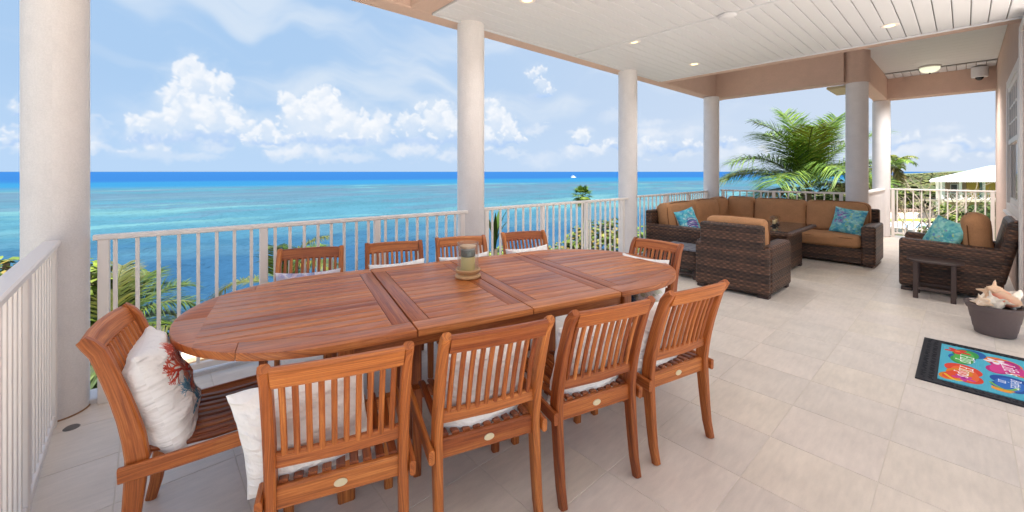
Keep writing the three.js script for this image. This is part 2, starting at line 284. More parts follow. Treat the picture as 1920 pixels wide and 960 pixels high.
{ // house wall with a window opening, trim of the door nearest the viewer
  const w = struct('wall', [abox(9.25, 12.72, -0.62, -0.42, -0.02, 3.9, 0.012), abox(7.32, 9.25, -0.62, -0.42, -0.02, 0.93, 0.012), abox(7.32, 9.25, -0.62, -0.42, 2.76, 3.9, 0.012), abox(6.45, 7.32, -0.62, -0.42, -0.02, 3.9, 0.012)], tanStucco);
  const dt = thing('door_frame', 'white door frame trim at the right edge beside the window', 'door frame', [0, 0, 0]);
  part('jamb', abox(6.86, 7.0, -0.418, -0.39, 0, 2.95, 0.006), whitePaint, dt);
  part('stop', abox(6.8, 6.859, -0.418, -0.4, 0, 2.95, 0.006), whitePaint, dt);
  part('head', abox(6.3, 7.0, -0.417, -0.392, 2.953, 3.03, 0.006), whitePaint, dt);
  const win = thing('sash_window', 'white double-hung sash window in the tan house wall', 'window', [0, 0, 0]);
  const z0 = -0.47, z1 = -0.405;
  part('frame', [abox(7.32, 7.42, z0, z1, 0.93, 2.76), abox(9.15, 9.25, z0, z1, 0.93, 2.76), abox(7.42, 9.15, z0, z1, 2.66, 2.76), abox(7.42, 9.15, z0, z1, 0.93, 1.03)], whitePaint, win);
  part('sill', abox(7.28, 9.29, -0.47, -0.375, 0.885, 0.925, 0.008), whitePaint, win);
  const up = part('upper_sash', [abox(7.42, 7.49, -0.45, -0.418, 1.85, 2.66), abox(9.08, 9.15, -0.45, -0.418, 1.85, 2.66), abox(7.49, 9.08, -0.45, -0.418, 2.59, 2.66), abox(7.49, 9.08, -0.45, -0.418, 1.85, 1.92)], whitePaint, win);
  for (const a of [7.8, 8.12, 8.44, 8.76]) part('muntin', abox(a - 0.012, a + 0.012, -0.446, -0.424, 1.92, 2.59), whitePaint, up);
  for (const y of [2.14, 2.36]) part('muntin', abox(7.49, 9.08, -0.444, -0.426, y - 0.012, y + 0.012), whitePaint, up);
  const lo = part('lower_sash', [abox(7.42, 7.49, -0.465, -0.436, 1.03, 1.85), abox(9.08, 9.15, -0.465, -0.436, 1.03, 1.85), abox(7.49, 9.08, -0.465, -0.436, 1.03, 1.11)], whitePaint, win);
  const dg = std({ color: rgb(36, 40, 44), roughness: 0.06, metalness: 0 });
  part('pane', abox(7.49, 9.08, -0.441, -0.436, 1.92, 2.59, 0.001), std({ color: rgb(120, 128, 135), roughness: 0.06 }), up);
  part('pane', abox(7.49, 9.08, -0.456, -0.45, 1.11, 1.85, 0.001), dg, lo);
}
{ // stucco beams
  const beam = (label, geo) => { const t = thing('beam', label, 'beam'); part('stucco_face', geo, tanStucco, t); return t; };
  beam('long tan stucco beam along the sea side over the dining table', abox(-1.05, 9.5, 3.58, 3.80, CEIL - 0.004, 3.62, 0.012));
  beam('tan stucco cross beam before the white ceiling, at top left of the columns', abox(1.89, 2.12, -1.85, 3.578, CEIL - 0.002, 3.62, 0.012));
  beam('narrow tan stucco beam edging the white plank ceiling above the sofa', abox(6.69, 6.86, -0.418, 3.578, CEIL - 0.012, 3.62, 0.01));
  beam('tan stucco beam behind the sofa between the two sea-end columns', abox(9.12, 9.42, 1.42, 3.578, 3.05, 3.62, 0.012));
  beam('tan stucco beam running from the thick column towards the far column', abox(9.46, 12.32, 1.15, 1.39, 3.08, 3.62, 0.012));
  beam('tan stucco beam across the far end, above the far railing', abox(12.325, 12.6, -0.418, 1.40, 3.085, 3.62, 0.012));
  const roof = struct('roof', [abox(-1.05, 12.85, -1.85, 3.9, 3.64, 3.85, 0.02)], whiteStucco);
  struct('eave_soffit', [abox(9.44, 10.3, 1.43, 1.72, 3.0, 3.05, 0.01)], std({ color: rgb(196, 184, 150), roughness: 0.8 }));
}
{ // ceilings of white planks
  const ceil = struct('ceiling', [abox(2.121, 6.689, -1.85, 3.579, CEIL + 0.02, CEIL + 0.05, 0.002)], darkGap);
  const PW = 0.1235;
  const plank = (a0, a1, b0, b1, y, parent) => part('plank', abox(a0, a1, b0, b1, y, y + 0.018, 0.004), whiteVinyl, parent);
  const b00 = -0.418, n = Math.round((3.577 - b00) / PW), pw = (3.577 - b00) / n;
  for (let k = 0; k < n; k++) { const b = b00 + k * pw; plank(2.125, 4.33, b + 0.0035, b + pw - 0.0035, CEIL, ceil); plank(4.39, 6.685, b + 0.0035, b + pw - 0.0035, CEIL, ceil); }
  part('plank_margin', abox(2.125, 6.685, -1.85, -0.43, CEIL, CEIL + 0.018), whiteVinyl, ceil).name = 'soffit_board';
  part('trim_strip', abox(4.325, 4.395, -0.417, 3.576, CEIL - 0.014, CEIL + 0.012, 0.006), whiteVinyl, ceil);
  part('edge_trim', [abox(6.655, 6.688, -0.417, 3.545, CEIL - 0.016, CEIL + 0.002, 0.005), abox(2.123, 6.65, 3.548, 3.578, CEIL - 0.016, CEIL + 0.002, 0.005), abox(2.122, 2.15, -0.417, 3.54, CEIL - 0.014, CEIL + 0.002, 0.005)], whiteVinyl, ceil);
  // the raised bay above the sofa and the far bay
  const bay = struct('ceiling', [abox(6.86, 9.12, -0.418, 3.579, 3.60, 3.63, 0.002), abox(9.12, 12.32, -0.418, 1.15, 3.60, 3.63, 0.002)], darkGap);
  for (let k = 0; k < n; k++) { const b = b00 + k * pw; plank(6.865, 9.118, b + 0.004, b + pw - 0.004, 3.575, bay); }
  for (let k = 0; k < 11; k++) { const a = 9.125 + k * 0.2395; plank(a + 0.003, a + 0.2365, -0.415, 1.147, 3.575, bay); }
  for (let k = 0; k < 12; k++) { const b = -0.415 + k * 0.13; plank(11.77, 12.318, b + 0.004, b + 0.126, 3.545, bay); }
}
{ // columns
  const cols = [[-0.42, 3.70, 0.143, 'nearest and thickest-looking white column, at the left beside the side railing'], [2.6, 3.57, 0.145, 'second white column from the left, behind the dining table'], [5.67, 3.57, 0.145, 'third white column from the left, beside the wicker sofa end'], [8.86, 3.57, 0.15, 'white column at the sea-side corner behind the sectional sofa'], [9.3, 1.264, 0.156, 'white column with a tan collar at the right end of the sofa'], [12.5, 1.27, 0.156, 'white column at the far end, left of the far railing']];
  cols.forEach(([a, b, r, label], i) => {
    const t = thing('column', label, 'column', [a, 0, -b], 0);
    const top = i === 4 ? 3.03 : i === 5 ? 3.08 : i === 3 ? 3.04 : CEIL + 0.015;
    const g = new THREE.CylinderGeometry(r, r, top, 56, 24, true); { const p = g.attributes.position, uv = g.attributes.uv; for (let k = 0; k < p.count; k++) { const th = Math.atan2(p.getZ(k), p.getX(k)), y = p.getY(k); const q = r + 0.0022 * (fbm(th * 3, y * 2.2, 3, 40 + i) - 0.5); p.setXYZ(k, q * Math.cos(th), y, q * Math.sin(th)); uv.setXY(k, uv.getX(k) * 0.94, uv.getY(k) * top); } g.computeVertexNormals(); }
    part('shaft', put(g.toNonIndexed(), 0, top / 2, 0), whiteStucco, t);
    part('base_seal', put(new THREE.TorusGeometry(r + 0.001, 0.005, 6, 48).rotateX(Math.PI / 2).toNonIndexed(), 0, 0.003, 0), std({ color: rgb(150, 112, 78), roughness: 0.9 }), t);
    if (i === 4) part('collar', put(new THREE.CylinderGeometry(0.18, 0.18, 0.56, 48).toNonIndexed(), 0, 3.31, 0), tanStucco, t);
  });
}

// ---------------------------------------------------------------- railings
function railing(label, p, q, posts, per, H = 1.07, o = {}) {
  const len = Math.hypot(q[0] - p[0], q[1] - p[1]), turn = Math.atan2(q[1] - p[1], q[0] - p[0]);
  const t = thing('railing', label, 'railing', [p[0], 0, -p[1]], turn, 'white metal railings round the terrace');
  part('top_rail', box(-0.02, len + 0.02, H - 0.034, H, -(o.cap || 0.027), o.cap || 0.027, 0.007), whitePaint, t);
  part('bottom_rail', box(0.0, len, o.foot ?? 0.075, (o.foot ?? 0.075) + 0.04, -0.02, 0.02, 0.004), whitePaint, t);
  const pg = box(-0.027, 0.027, 0.001, H - 0.035, -0.024, 0.024, 0.004), bg = box(-0.0105, 0.0105, (o.foot ?? 0.075) + 0.04, H - 0.035, -0.0105, 0.0105, 0.002);
  for (const s of posts) { const m = part('post', pg, whitePaint, t); m.position.x = clamp(s * len, 0.027, len - 0.027); }
  for (let k = 0; k + 1 < posts.length; k++) { const n = per[k]; for (let i = 0; i < n; i++) { const m = part('baluster', bg, whitePaint, t); m.position.x = mix(posts[k], posts[k + 1], (i + 0.75) / (n + 0.5)) * len; } }
  return t;
}
railing('white baluster railing section between the two left columns, behind the dining table', [-0.24, 3.67], [2.44, 3.45], [0, 0.335, 0.66, 0.985], [8, 8, 8]);
railing('white baluster railing section between the second and third columns, before the green bushes', [2.76, 3.58], [5.52, 3.5], [0.02, 0.34, 0.65, 0.965], [7, 7, 7], 1.07);
railing('white baluster railing section between the third and fourth columns, left of the sofa', [5.84, 3.61], [8.74, 3.6], [0.01, 0.40, 0.70, 0.99], [8, 8, 8], 1.075);
railing('white baluster railing section behind the sofa, before the big palm', [8.96, 3.4], [9.28, 1.42], [0, 0.46, 0.97], [7, 7], 1.1);
railing('white baluster railing section across the far end, before the house with the white roof', [12.5, 1.1], [12.5, -0.415], [0, 0.975], [11], 1.095);
railing('white side railing with wide cap in the left foreground, running towards the viewer', [-0.42, 3.53], [-0.35, 0.75], [0.01, 0.32, 0.63, 0.95], [9, 9, 9], 1.07, { cap: 0.036, foot: 0.03 });
{ const t = thing('parapet', 'low solid white wall between the two right columns', 'low wall'); part('wall_panel', abox(9.47, 12.34, 1.20, 1.32, 0, 1.05, 0.008), whiteStucco, t); part('cap', abox(9.462, 12.348, 1.18, 1.34, 1.053, 1.09, 0.01), whitePaint, t); }
{ const t = solo('floor_drain', lathe([[0, 0.004], [0.03, 0.005], [0.034, 0.002], [0.036, 0]], 20), std({ color: rgb(120, 116, 112), roughness: 0.5, metalness: 0.5 }), 'small grey disc on the floor at the foot of the left column', 'drain'); t.position.set(-0.33, 0.001, -3.42); }

// ---------------------------------------------------------------- dining table
const TA = -13.5 * Math.PI / 180;                                     // the table stands a little askew
const TT = { s0: -0.50, s1: 2.60, t0: 1.80, t1: 3.10, y: 0.76 };
const tOrigin = (() => { const s = (TT.s0 + TT.s1) / 2, t = (TT.t0 + TT.t1) / 2; return [s * Math.cos(TA) - t * Math.sin(TA), s * Math.sin(TA) + t * Math.cos(TA)]; })();
{
  const t = thing('dining_table', 'long oval teak extending dining table in the middle of the chairs', 'dining table', [tOrigin[0], 0, -tOrigin[1]], TA);
  const L = (TT.s1 - TT.s0) / 2, Wd = (TT.t1 - TT.t0) / 2, EN = 0.70, TKn = 0.032, y1 = TT.y, y0 = y1 - TKn, BR = 0.115;
  // outline: straight sides, elliptic ends
  const edge = (x, inset = 0) => { const e = L - EN, ax = Math.abs(x); if (ax <= e) return Wd - inset; const q = (ax - e) / (EN - inset); return q >= 1 ? 0 : (Wd - inset) * Math.pow(1 - Math.pow(q, 2.05), 1 / 2.05); };
  const piece = (fnTop, fnBot, x0, x1, n, name, mat, dy = 0, round = 0.004) => {      // a flat piece between two outlines z = fn(x)
    const sh = new THREE.Shape(); const up = [], dn = [];
    for (let i = 0; i <= n; i++) { const x = mix(x0, x1, i / n); up.push([x, fnTop(x)]); dn.push([x, fnBot(x)]); }
    const pts = [...up, ...dn.reverse()]; pts.forEach((p, i) => i ? sh.lineTo(p[0], p[1]) : sh.moveTo(p[0], p[1])); sh.closePath();
    const g = new THREE.ExtrudeGeometry(sh, { depth: TKn - 2 * round, bevelEnabled: true, bevelThickness: round, bevelSize: round, bevelOffset: -round, bevelSegments: 2, curveSegments: 4 }).rotateX(-Math.PI / 2).translate(0, y0 + round + dy, 0);
    const R = uvSeed() * 5, p = g.attributes.position, uv = g.attributes.uv; for (let i = 0; i < p.count; i++) uv.setXY(i, p.getX(i) + R, p.getZ(i) + R * 1.7 + p.getY(i));
    return part(name, toCreasedNormals(g.index ? g.toNonIndexed() : g, 0.7), mat, t);
  };
  const turnUV = (m) => { const p = m.geometry.attributes.position, uv = m.geometry.attributes.uv, R = uvSeed() * 5; for (let i = 0; i < p.count; i++) uv.setXY(i, p.getZ(i) + R, p.getX(i) + R * 1.3 + p.getY(i)); return m; };
  const arc = (sgn) => { // rim of an end panel: the inner edge is a trapezoid like in the photo, made of three mitred boards
    const xs = sgn > 0 ? [0.635, L - EN + 0.06, L] : [-0.635, -(L - EN + 0.06), -L];
    return xs;
  };
  const seams = [-0.59, 0, 0.625];
  let pk = rng(8);
  const mid = (x0, x1) => {                                            // a middle leaf: two head boards, two side boards, planks between
    const hb = 0.085, g = 0.0012;
    for (const [a, b] of [[x0, x0 + hb], [x1 - hb, x1]]) turnUV(piece(() => Wd - BR - g, () => -(Wd - BR - g), a + g, b - g, 1, 'frame_board', teakTop[2]));
    for (const s of [-1, 1]) piece(s > 0 ? () => Wd : () => -(Wd - BR), s > 0 ? () => Wd - BR : () => -Wd, x0 + g, x1 - g, 1, 'side_board', teakTop[1], 0, 0.003);
    const n = 13, w = 2 * (Wd - BR) / n;
    for (let i = 0; i < n; i++) { const z = -(Wd - BR) + i * w; piece(() => z + w - 0.0011, () => z + 0.0011, x0 + hb + g, x1 - hb - g, 1, 'plank', teakTop[Math.floor(pk() * 3)], (pk() - 0.5) * 0.0006, 0.002); }
  };
  mid(-0.555, 0.048); mid(0.052, 0.655);
  for (const s of [-1, 1]) {                                           // the two rounded end leaves
    const xin = s > 0 ? 0.661 : -0.561, hb = 0.085, xl = xin + s * hb, xe = s * (L - 0.13), cut = (x) => { const q = Math.abs(x) - (L - EN); return q <= 0 ? Wd - BR : Math.max(0.001, Math.min(Wd - BR, mix(Wd - BR, Wd * 0.58, q / (EN - 0.13)))); };
    const lo = Math.min(xin, xl) + 0.0012, hi = Math.max(xin, xl) - 0.0012;
    turnUV(piece(() => Wd - BR - 0.001, () => -(Wd - BR - 0.001), lo, hi, 1, 'frame_board', teakTop[2]));
    const n = 13, w = 2 * (Wd - BR) / n;
    for (let i = 0; i < n; i++) {
      const z = -(Wd - BR) + i * w, zo = Math.max(Math.abs(z), Math.abs(z + w));
      let x1 = xe; const zi = Math.min(Math.abs(z), Math.abs(z + w)); if (zo > Wd * 0.58) { const qo = (Wd - BR - zo) / (Wd - BR - Wd * 0.58); x1 = s * (L - EN + (EN - 0.13) * qo); }
      let x1b = xe; if (zi > Wd * 0.58) { const qi = (Wd - BR - zi) / (Wd - BR - Wd * 0.58); x1b = s * (L - EN + (EN - 0.13) * qi); }
      const xa = s > 0 ? xl + 0.0012 : Math.min(x1, x1b), xb = s > 0 ? Math.max(x1, x1b) : xl - 0.0012;
      const lim = (x) => cut(x) - 0.0008;
      piece((x) => Math.min(z + w - 0.0011, Math.max(z + 0.0012, lim(x))), (x) => Math.max(z + 0.0011, Math.min(z + w - 0.0012, -lim(x))), xa, xb - (s > 0 ? 0.0008 : 0), 24, 'plank', teakTop[Math.floor(pk() * 3)], (pk() - 0.5) * 0.0006, 0.0008);
    }
    // rim boards: near side, far side, tip
    const xm = s * (L - 0.30);
    for (const f of [-1, 1]) {
      const A = Math.min(xin, xm), B = Math.max(xin, xm);
      piece(f > 0 ? (x) => edge(x) : (x) => -cut(x) - 0.0006, f > 0 ? (x) => cut(x) + 0.0006 : (x) => -edge(x), A + 0.0008, B - 0.0008, 26, 'rim_board', teakTop[f > 0 ? 1 : 0], 0, 0.0018);
    }
    const A = Math.min(xm, xe), B = Math.max(xm, xe), x0 = Math.min(xm, s * L), x1 = Math.max(xm, s * L);
    for (const f of [-1, 1]) piece(f > 0 ? (x) => edge(x) : (x) => -(Math.abs(x) < L - 0.13 ? cut(x) : 0) - 0.0006, f > 0 ? (x) => (Math.abs(x) < L - 0.13 ? cut(x) : 0) + 0.0006 : (x) => -edge(x), x0 + 0.0008, x1 - 0.0015, 30, 'rim_board', teakTop[0], 0, 0.0018);
  }
  // under frame
  const ap = (x0, x1, z0, z1) => part('apron', box(x0, x1, y0 - 0.105, y0 - 0.002, z0, z1, 0.004), teak[0], t);
  const lz = Wd - 0.17, lx = 0.84;
  for (const z of [-lz, lz]) ap(-lx, lx, z - 0.013, z + 0.013);
  for (const x of [-lx, lx]) ap(x - 0.013, x + 0.013, -lz + 0.04, lz - 0.04);
  for (const x of [-1.12, 1.12]) ap(x - 0.015, x + 0.015, -0.3, 0.3);
  for (const x of [-lx, lx]) for (const z of [-lz, lz]) part('leg', box(x - 0.036, x + 0.036, 0, y0 - 0.003, z - 0.036, z + 0.036, 0.008), teak[1], t);
  for (const z of [-0.17, 0.17]) part('slide_rail', box(-1.15, 1.15, y0 - 0.075, y0 - 0.004, z - 0.016, z + 0.016, 0.003), teak[2], t);
  for (const x of [-0.45, 0.45]) for (const z of [-0.2, 0.2]) part('leg', box(x - 0.03, x + 0.03, 0, y0 - 0.08, z - 0.03, z + 0.03, 0.006), teak[2], t);
}

// ---------------------------------------------------------------- dining chairs
const badgeMat = std({ color: rgb(226, 214, 180), roughness: 0.35, metalness: 0.35 });
function chair(label, at, turn, k) {
  const t = thing('dining_chair', label, 'dining chair', at, turn, 'teak dining chairs round the table');
  const m = teak[k % 3], m2 = teak[(k + 1) % 3];
  const zc = (y) => y < 0.42 ? mix(-0.275, -0.222, Math.pow(y / 0.42, 0.6)) : -0.222 - 0.125 * Math.pow((y - 0.42) / 0.46, 1.45);
  const ys = [0, 0.08, 0.17, 0.27, 0.36, 0.43, 0.5, 0.58, 0.66, 0.73, 0.79, 0.83, 0.862, 0.884];
  for (const s of [-1, 1]) {
    part('rear_leg', sweep(ys.map((y) => V(s * 0.212, y, zc(y) - (y > 0.84 ? (y - 0.84) * 0.5 : 0))), 0.034, [0.04, 0.046, 0.052, 0.058, 0.064, 0.068, 0.066, 0.06, 0.056, 0.053, 0.05, 0.048, 0.044, 0.03], { up: V(0, 0, 1), c: 0.007 }), m, t);
    part('front_leg', sweep([V(s * 0.205, 0, 0.205), V(s * 0.205, 0.2, 0.203), V(s * 0.205, 0.428, 0.2)], [0.038, 0.042, 0.046], [0.036, 0.042, 0.048], { up: V(0, 0, 1), c: 0.006 }), m2, t);
    part('side_rail', sweep([V(s * 0.242, 0.392, -0.268), V(s * 0.242, 0.398, -0.1), V(s * 0.242, 0.412, 0.1), V(s * 0.242, 0.42, 0.236)], 0.022, [0.055, 0.058, 0.058, 0.05], { c: 0.006 }), m, t);
  }
  part('front_rail', box(-0.182, 0.182, 0.372, 0.425, 0.19, 0.214, 0.005), m2, t);
  const ap = part('back_apron', box(-0.195, 0.195, 0.352, 0.428, -0.236, -0.21, 0.006), m2, t);
  part('badge', put(new THREE.CylinderGeometry(0.021, 0.022, 0.004, 28).scale(1, 1, 0.62).rotateX(Math.PI / 2).toNonIndexed(), 0.0, 0.392, -0.2375), badgeMat, ap);
  part('lower_back_rail', sweep([V(-0.195, 0.522, zc(0.522)), V(0, 0.522, zc(0.522) - 0.012), V(0.195, 0.522, zc(0.522))], 0.026, 0.05, { c: 0.006 }), m, t);
  const top = [-0.195, -0.1, 0, 0.1, 0.195].map((x) => V(x, 0.845 + 0.004 * (1 - (x / 0.195) ** 2), zc(0.845) - 0.004 - 0.014 * (1 - (x / 0.195) ** 2)));
  { const g = sweep(top, 0.034, 0.078, { c: 0.012 }), p = g.attributes.position; for (let i = 0; i < p.count; i++) { const d = p.getY(i) - 0.81; p.setZ(i, p.getZ(i) - d * 0.42); } part('top_rail', toCreasedNormals(g, 0.55), m2, t); }
  for (let i = 0; i < 10; i++) {
    const x = -0.195 + 0.39 * (i + 0.5) / 10 * 0.97 + 0.006, bow = 0.012 * (1 - (x / 0.195) ** 2);
    part('back_slat', sweep([0.535, 0.6, 0.68, 0.75, 0.82].map((y) => V(x, y, zc(y) - bow)), 0.019, 0.016, { up: V(0, 0, 1), c: 0.004 }), teak[(i * 7 + k * 5 + (i >> 1)) % 3], t);
  }
  for (let i = 0; i < 9; i++) {
    const x = -0.2 + 0.4 * (i + 0.5) / 9;
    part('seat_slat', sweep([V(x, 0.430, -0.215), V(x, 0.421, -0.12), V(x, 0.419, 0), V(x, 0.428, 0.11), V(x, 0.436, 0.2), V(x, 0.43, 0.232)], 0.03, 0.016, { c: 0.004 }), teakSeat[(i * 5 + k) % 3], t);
  }
  return t;
}
const face = (fa, fb) => Math.atan2(fa, -fb);
const rad = Math.PI / 180;
const BACK = 0.365;                                                   // seat centre to the top of the back
const chairSpots = [];                                                // [top of back a, b, facing a, facing b, label]
const nearFace = (d) => [Math.sin(d * rad), Math.cos(d * rad)];
chairSpots.push([0.455, 1.325, ...nearFace(19), 'nearest teak dining chair, at the near left of the table, its back to the viewer']);
chairSpots.push([0.994, 1.17, ...nearFace(17.5), 'teak dining chair second from the left on the near side, back to the viewer']);
chairSpots.push([1.527, 1.025, ...nearFace(15.5), 'teak dining chair third from the left on the near side, back to the viewer']);
chairSpots.push([2.09, 0.90, ...nearFace(13), 'teak dining chair farthest right on the near side, nothing but bare floor to its right']);
chairSpots.push([0.93, 3.34, ...nearFace(22).map((v) => -v), 'teak dining chair leftmost on the sea side, with the lilac pillow']);
chairSpots.push([1.516, 3.157, ...nearFace(21).map((v) => -v), 'teak dining chair second from the left on the sea side, with the plain white pillow']);
chairSpots.push([2.086, 3.02, ...nearFace(22).map((v) => -v), 'teak dining chair on the sea side right behind the candle holder']);
chairSpots.push([2.717, 2.87, ...nearFace(20).map((v) => -v), 'teak dining chair rightmost on the sea side, before the bushes']);
chairSpots.push([3.20, 1.73, -0.995, 0.05, 'teak dining chair at the right end of the table, beside the wicker furniture']);
chairSpots.push([-0.125, 2.255, 0.977, -0.21, 'teak dining chair at the left table end, seen from the side by the left column']);
const protoChairs = [];
const chairs = chairSpots.map(([a, b, fa, fb, label], i) => {
  const at = [a + fa * BACK, 0, -(b + fb * BACK)], turn = face(fa, fb);
  if (i < 3) { const c = chair(label, at, turn, i); protoChairs.push(c); return c; }
  return copyOf(protoChairs[i % 3], label, at, turn);
});

// ---------------------------------------------------------------- pillows
function pillowGeo(w, h, th, seed) {
  const n = 26, R = rng(seed), pos = [], uv = [], idx = [], c = [R() * 9, R() * 9];
  for (const s of [1, -1]) {
    const base = pos.length / 3;
    for (let j = 0; j <= n; j++) for (let i = 0; i <= n; i++) {
      const u = -Math.cos(Math.PI * i / n), v = -Math.cos(Math.PI * j / n), ub = Math.sign(u) * Math.pow(Math.abs(u), 0.9), vb = Math.sign(v) * Math.pow(Math.abs(v), 0.9);
      const x = ub * w / 2 * (1 - 0.085 * (1 - vb * vb)), y = vb * h / 2 * (1 - 0.085 * (1 - ub * ub));
      const body = Math.pow(Math.max(0, (1 - u * u)) * Math.max(0, (1 - v * v)), 0.42), fold = (fbm(u * 1.6 + c[0], v * 6 + c[1] + Math.sin(u * 2) * 0.8, 3, seed + s) - 0.5) * 0.06 * Math.pow(body, 0.6) * (1 - 0.4 * body), edgeF = Math.sin((u + v) * 13 + seed) * 0.004 * Math.pow(1 - body, 2) * Math.min(1, body * 4);
      pos.push(x, y, s * (body * th / 2 * (1 - 0.10 * vb) + fold + edgeF) * (body > 0 ? 1 : 0));
      uv.push((s > 0 ? 0.25 : 0.75) + (s > 0 ? ub : -ub) * 0.245, 0.5 + vb * 0.49);
    }
    for (let j = 0; j < n; j++) for (let i = 0; i < n; i++) { const a = base + j * (n + 1) + i, b = a + 1, cc = a + n + 2, d = a + n + 1; if (s > 0) idx.push(a, b, cc, a, cc, d); else idx.push(a, cc, b, a, d, cc); }
  }
  const g = new THREE.BufferGeometry(); g.setAttribute('position', new THREE.Float32BufferAttribute(pos, 3)); g.setAttribute('uv', new THREE.Float32BufferAttribute(uv, 2)); g.setIndex(idx); g.computeVertexNormals(); return g.toNonIndexed();
}
function coral(x, cx, cy, len, ang, col, R, depth = 0, w = 7) {
  const ex = cx + Math.cos(ang) * len, ey = cy + Math.sin(ang) * len;
  x.strokeStyle = col; x.lineWidth = w; x.lineCap = 'round'; x.beginPath(); x.moveTo(cx, cy); x.quadraticCurveTo((cx + ex) / 2 + (R() - 0.5) * len * 0.4, (cy + ey) / 2, ex, ey); x.stroke();
  if (depth < 5) for (let i = 0; i < (depth < 2 ? 3 : 2); i++) coral(x, ex, ey, len * (0.62 + R() * 0.2), ang + (R() - 0.5) * 1.5, col, R, depth + 1, w * 0.68);
}
function printTex(seed, draw, back = '#f8f6f4', both = false) { return canvasTex(1024, 512, (x, w, h) => { x.fillStyle = back; x.fillRect(0, 0, w, h); if (both) { x.save(); x.translate(512, 0); x.beginPath(); x.rect(0, 0, 512, 512); x.clip(); draw(x, rng(seed + 50)); x.restore(); } x.save(); x.beginPath(); x.rect(0, 0, 512, 512); x.clip(); draw(x, rng(seed)); x.restore(); }); }
const creaseBump = tex(1024, 512, (x, y) => { const u = (x % 512) / 512, v = y / 512, w = fbm(u * 3, v * 4, 3, 310) * 1.6; return grey(255 * (0.75 * (1 - Math.abs(2 * fbm(u * 3.2 + w, v * 9 + w * 1.5, 3, 311) - 1)) + 0.25 * fbm(u * 40, v * 40, 2, 312))); }, { data: true, clamp: true });
const fabricMat = (map) => new THREE.MeshPhysicalMaterial({ map, bumpMap: creaseBump, bumpScale: 0.016, roughness: 0.9, sheen: 0.2, sheenRoughness: 0.7, sheenColor: rgb(240, 240, 240) });
const blot = (x, R, cols, n, r0, r1, al = 0.5, x0 = 0, y0 = 0, w = 512, h = 512) => { for (let i = 0; i < n; i++) { x.globalAlpha = al * (0.4 + R() * 0.6); x.fillStyle = cols[Math.floor(R() * cols.length)]; x.beginPath(); const cx = x0 + R() * w, cy = y0 + R() * h, r = mix(r0, r1, R()); for (let k = 0; k <= 14; k++) { const a = k / 14 * 6.283, q = r * (0.7 + R() * 0.5); x.lineTo(cx + Math.cos(a) * q, cy + Math.sin(a) * q * 0.8); } x.fill(); } x.globalAlpha = 1; };
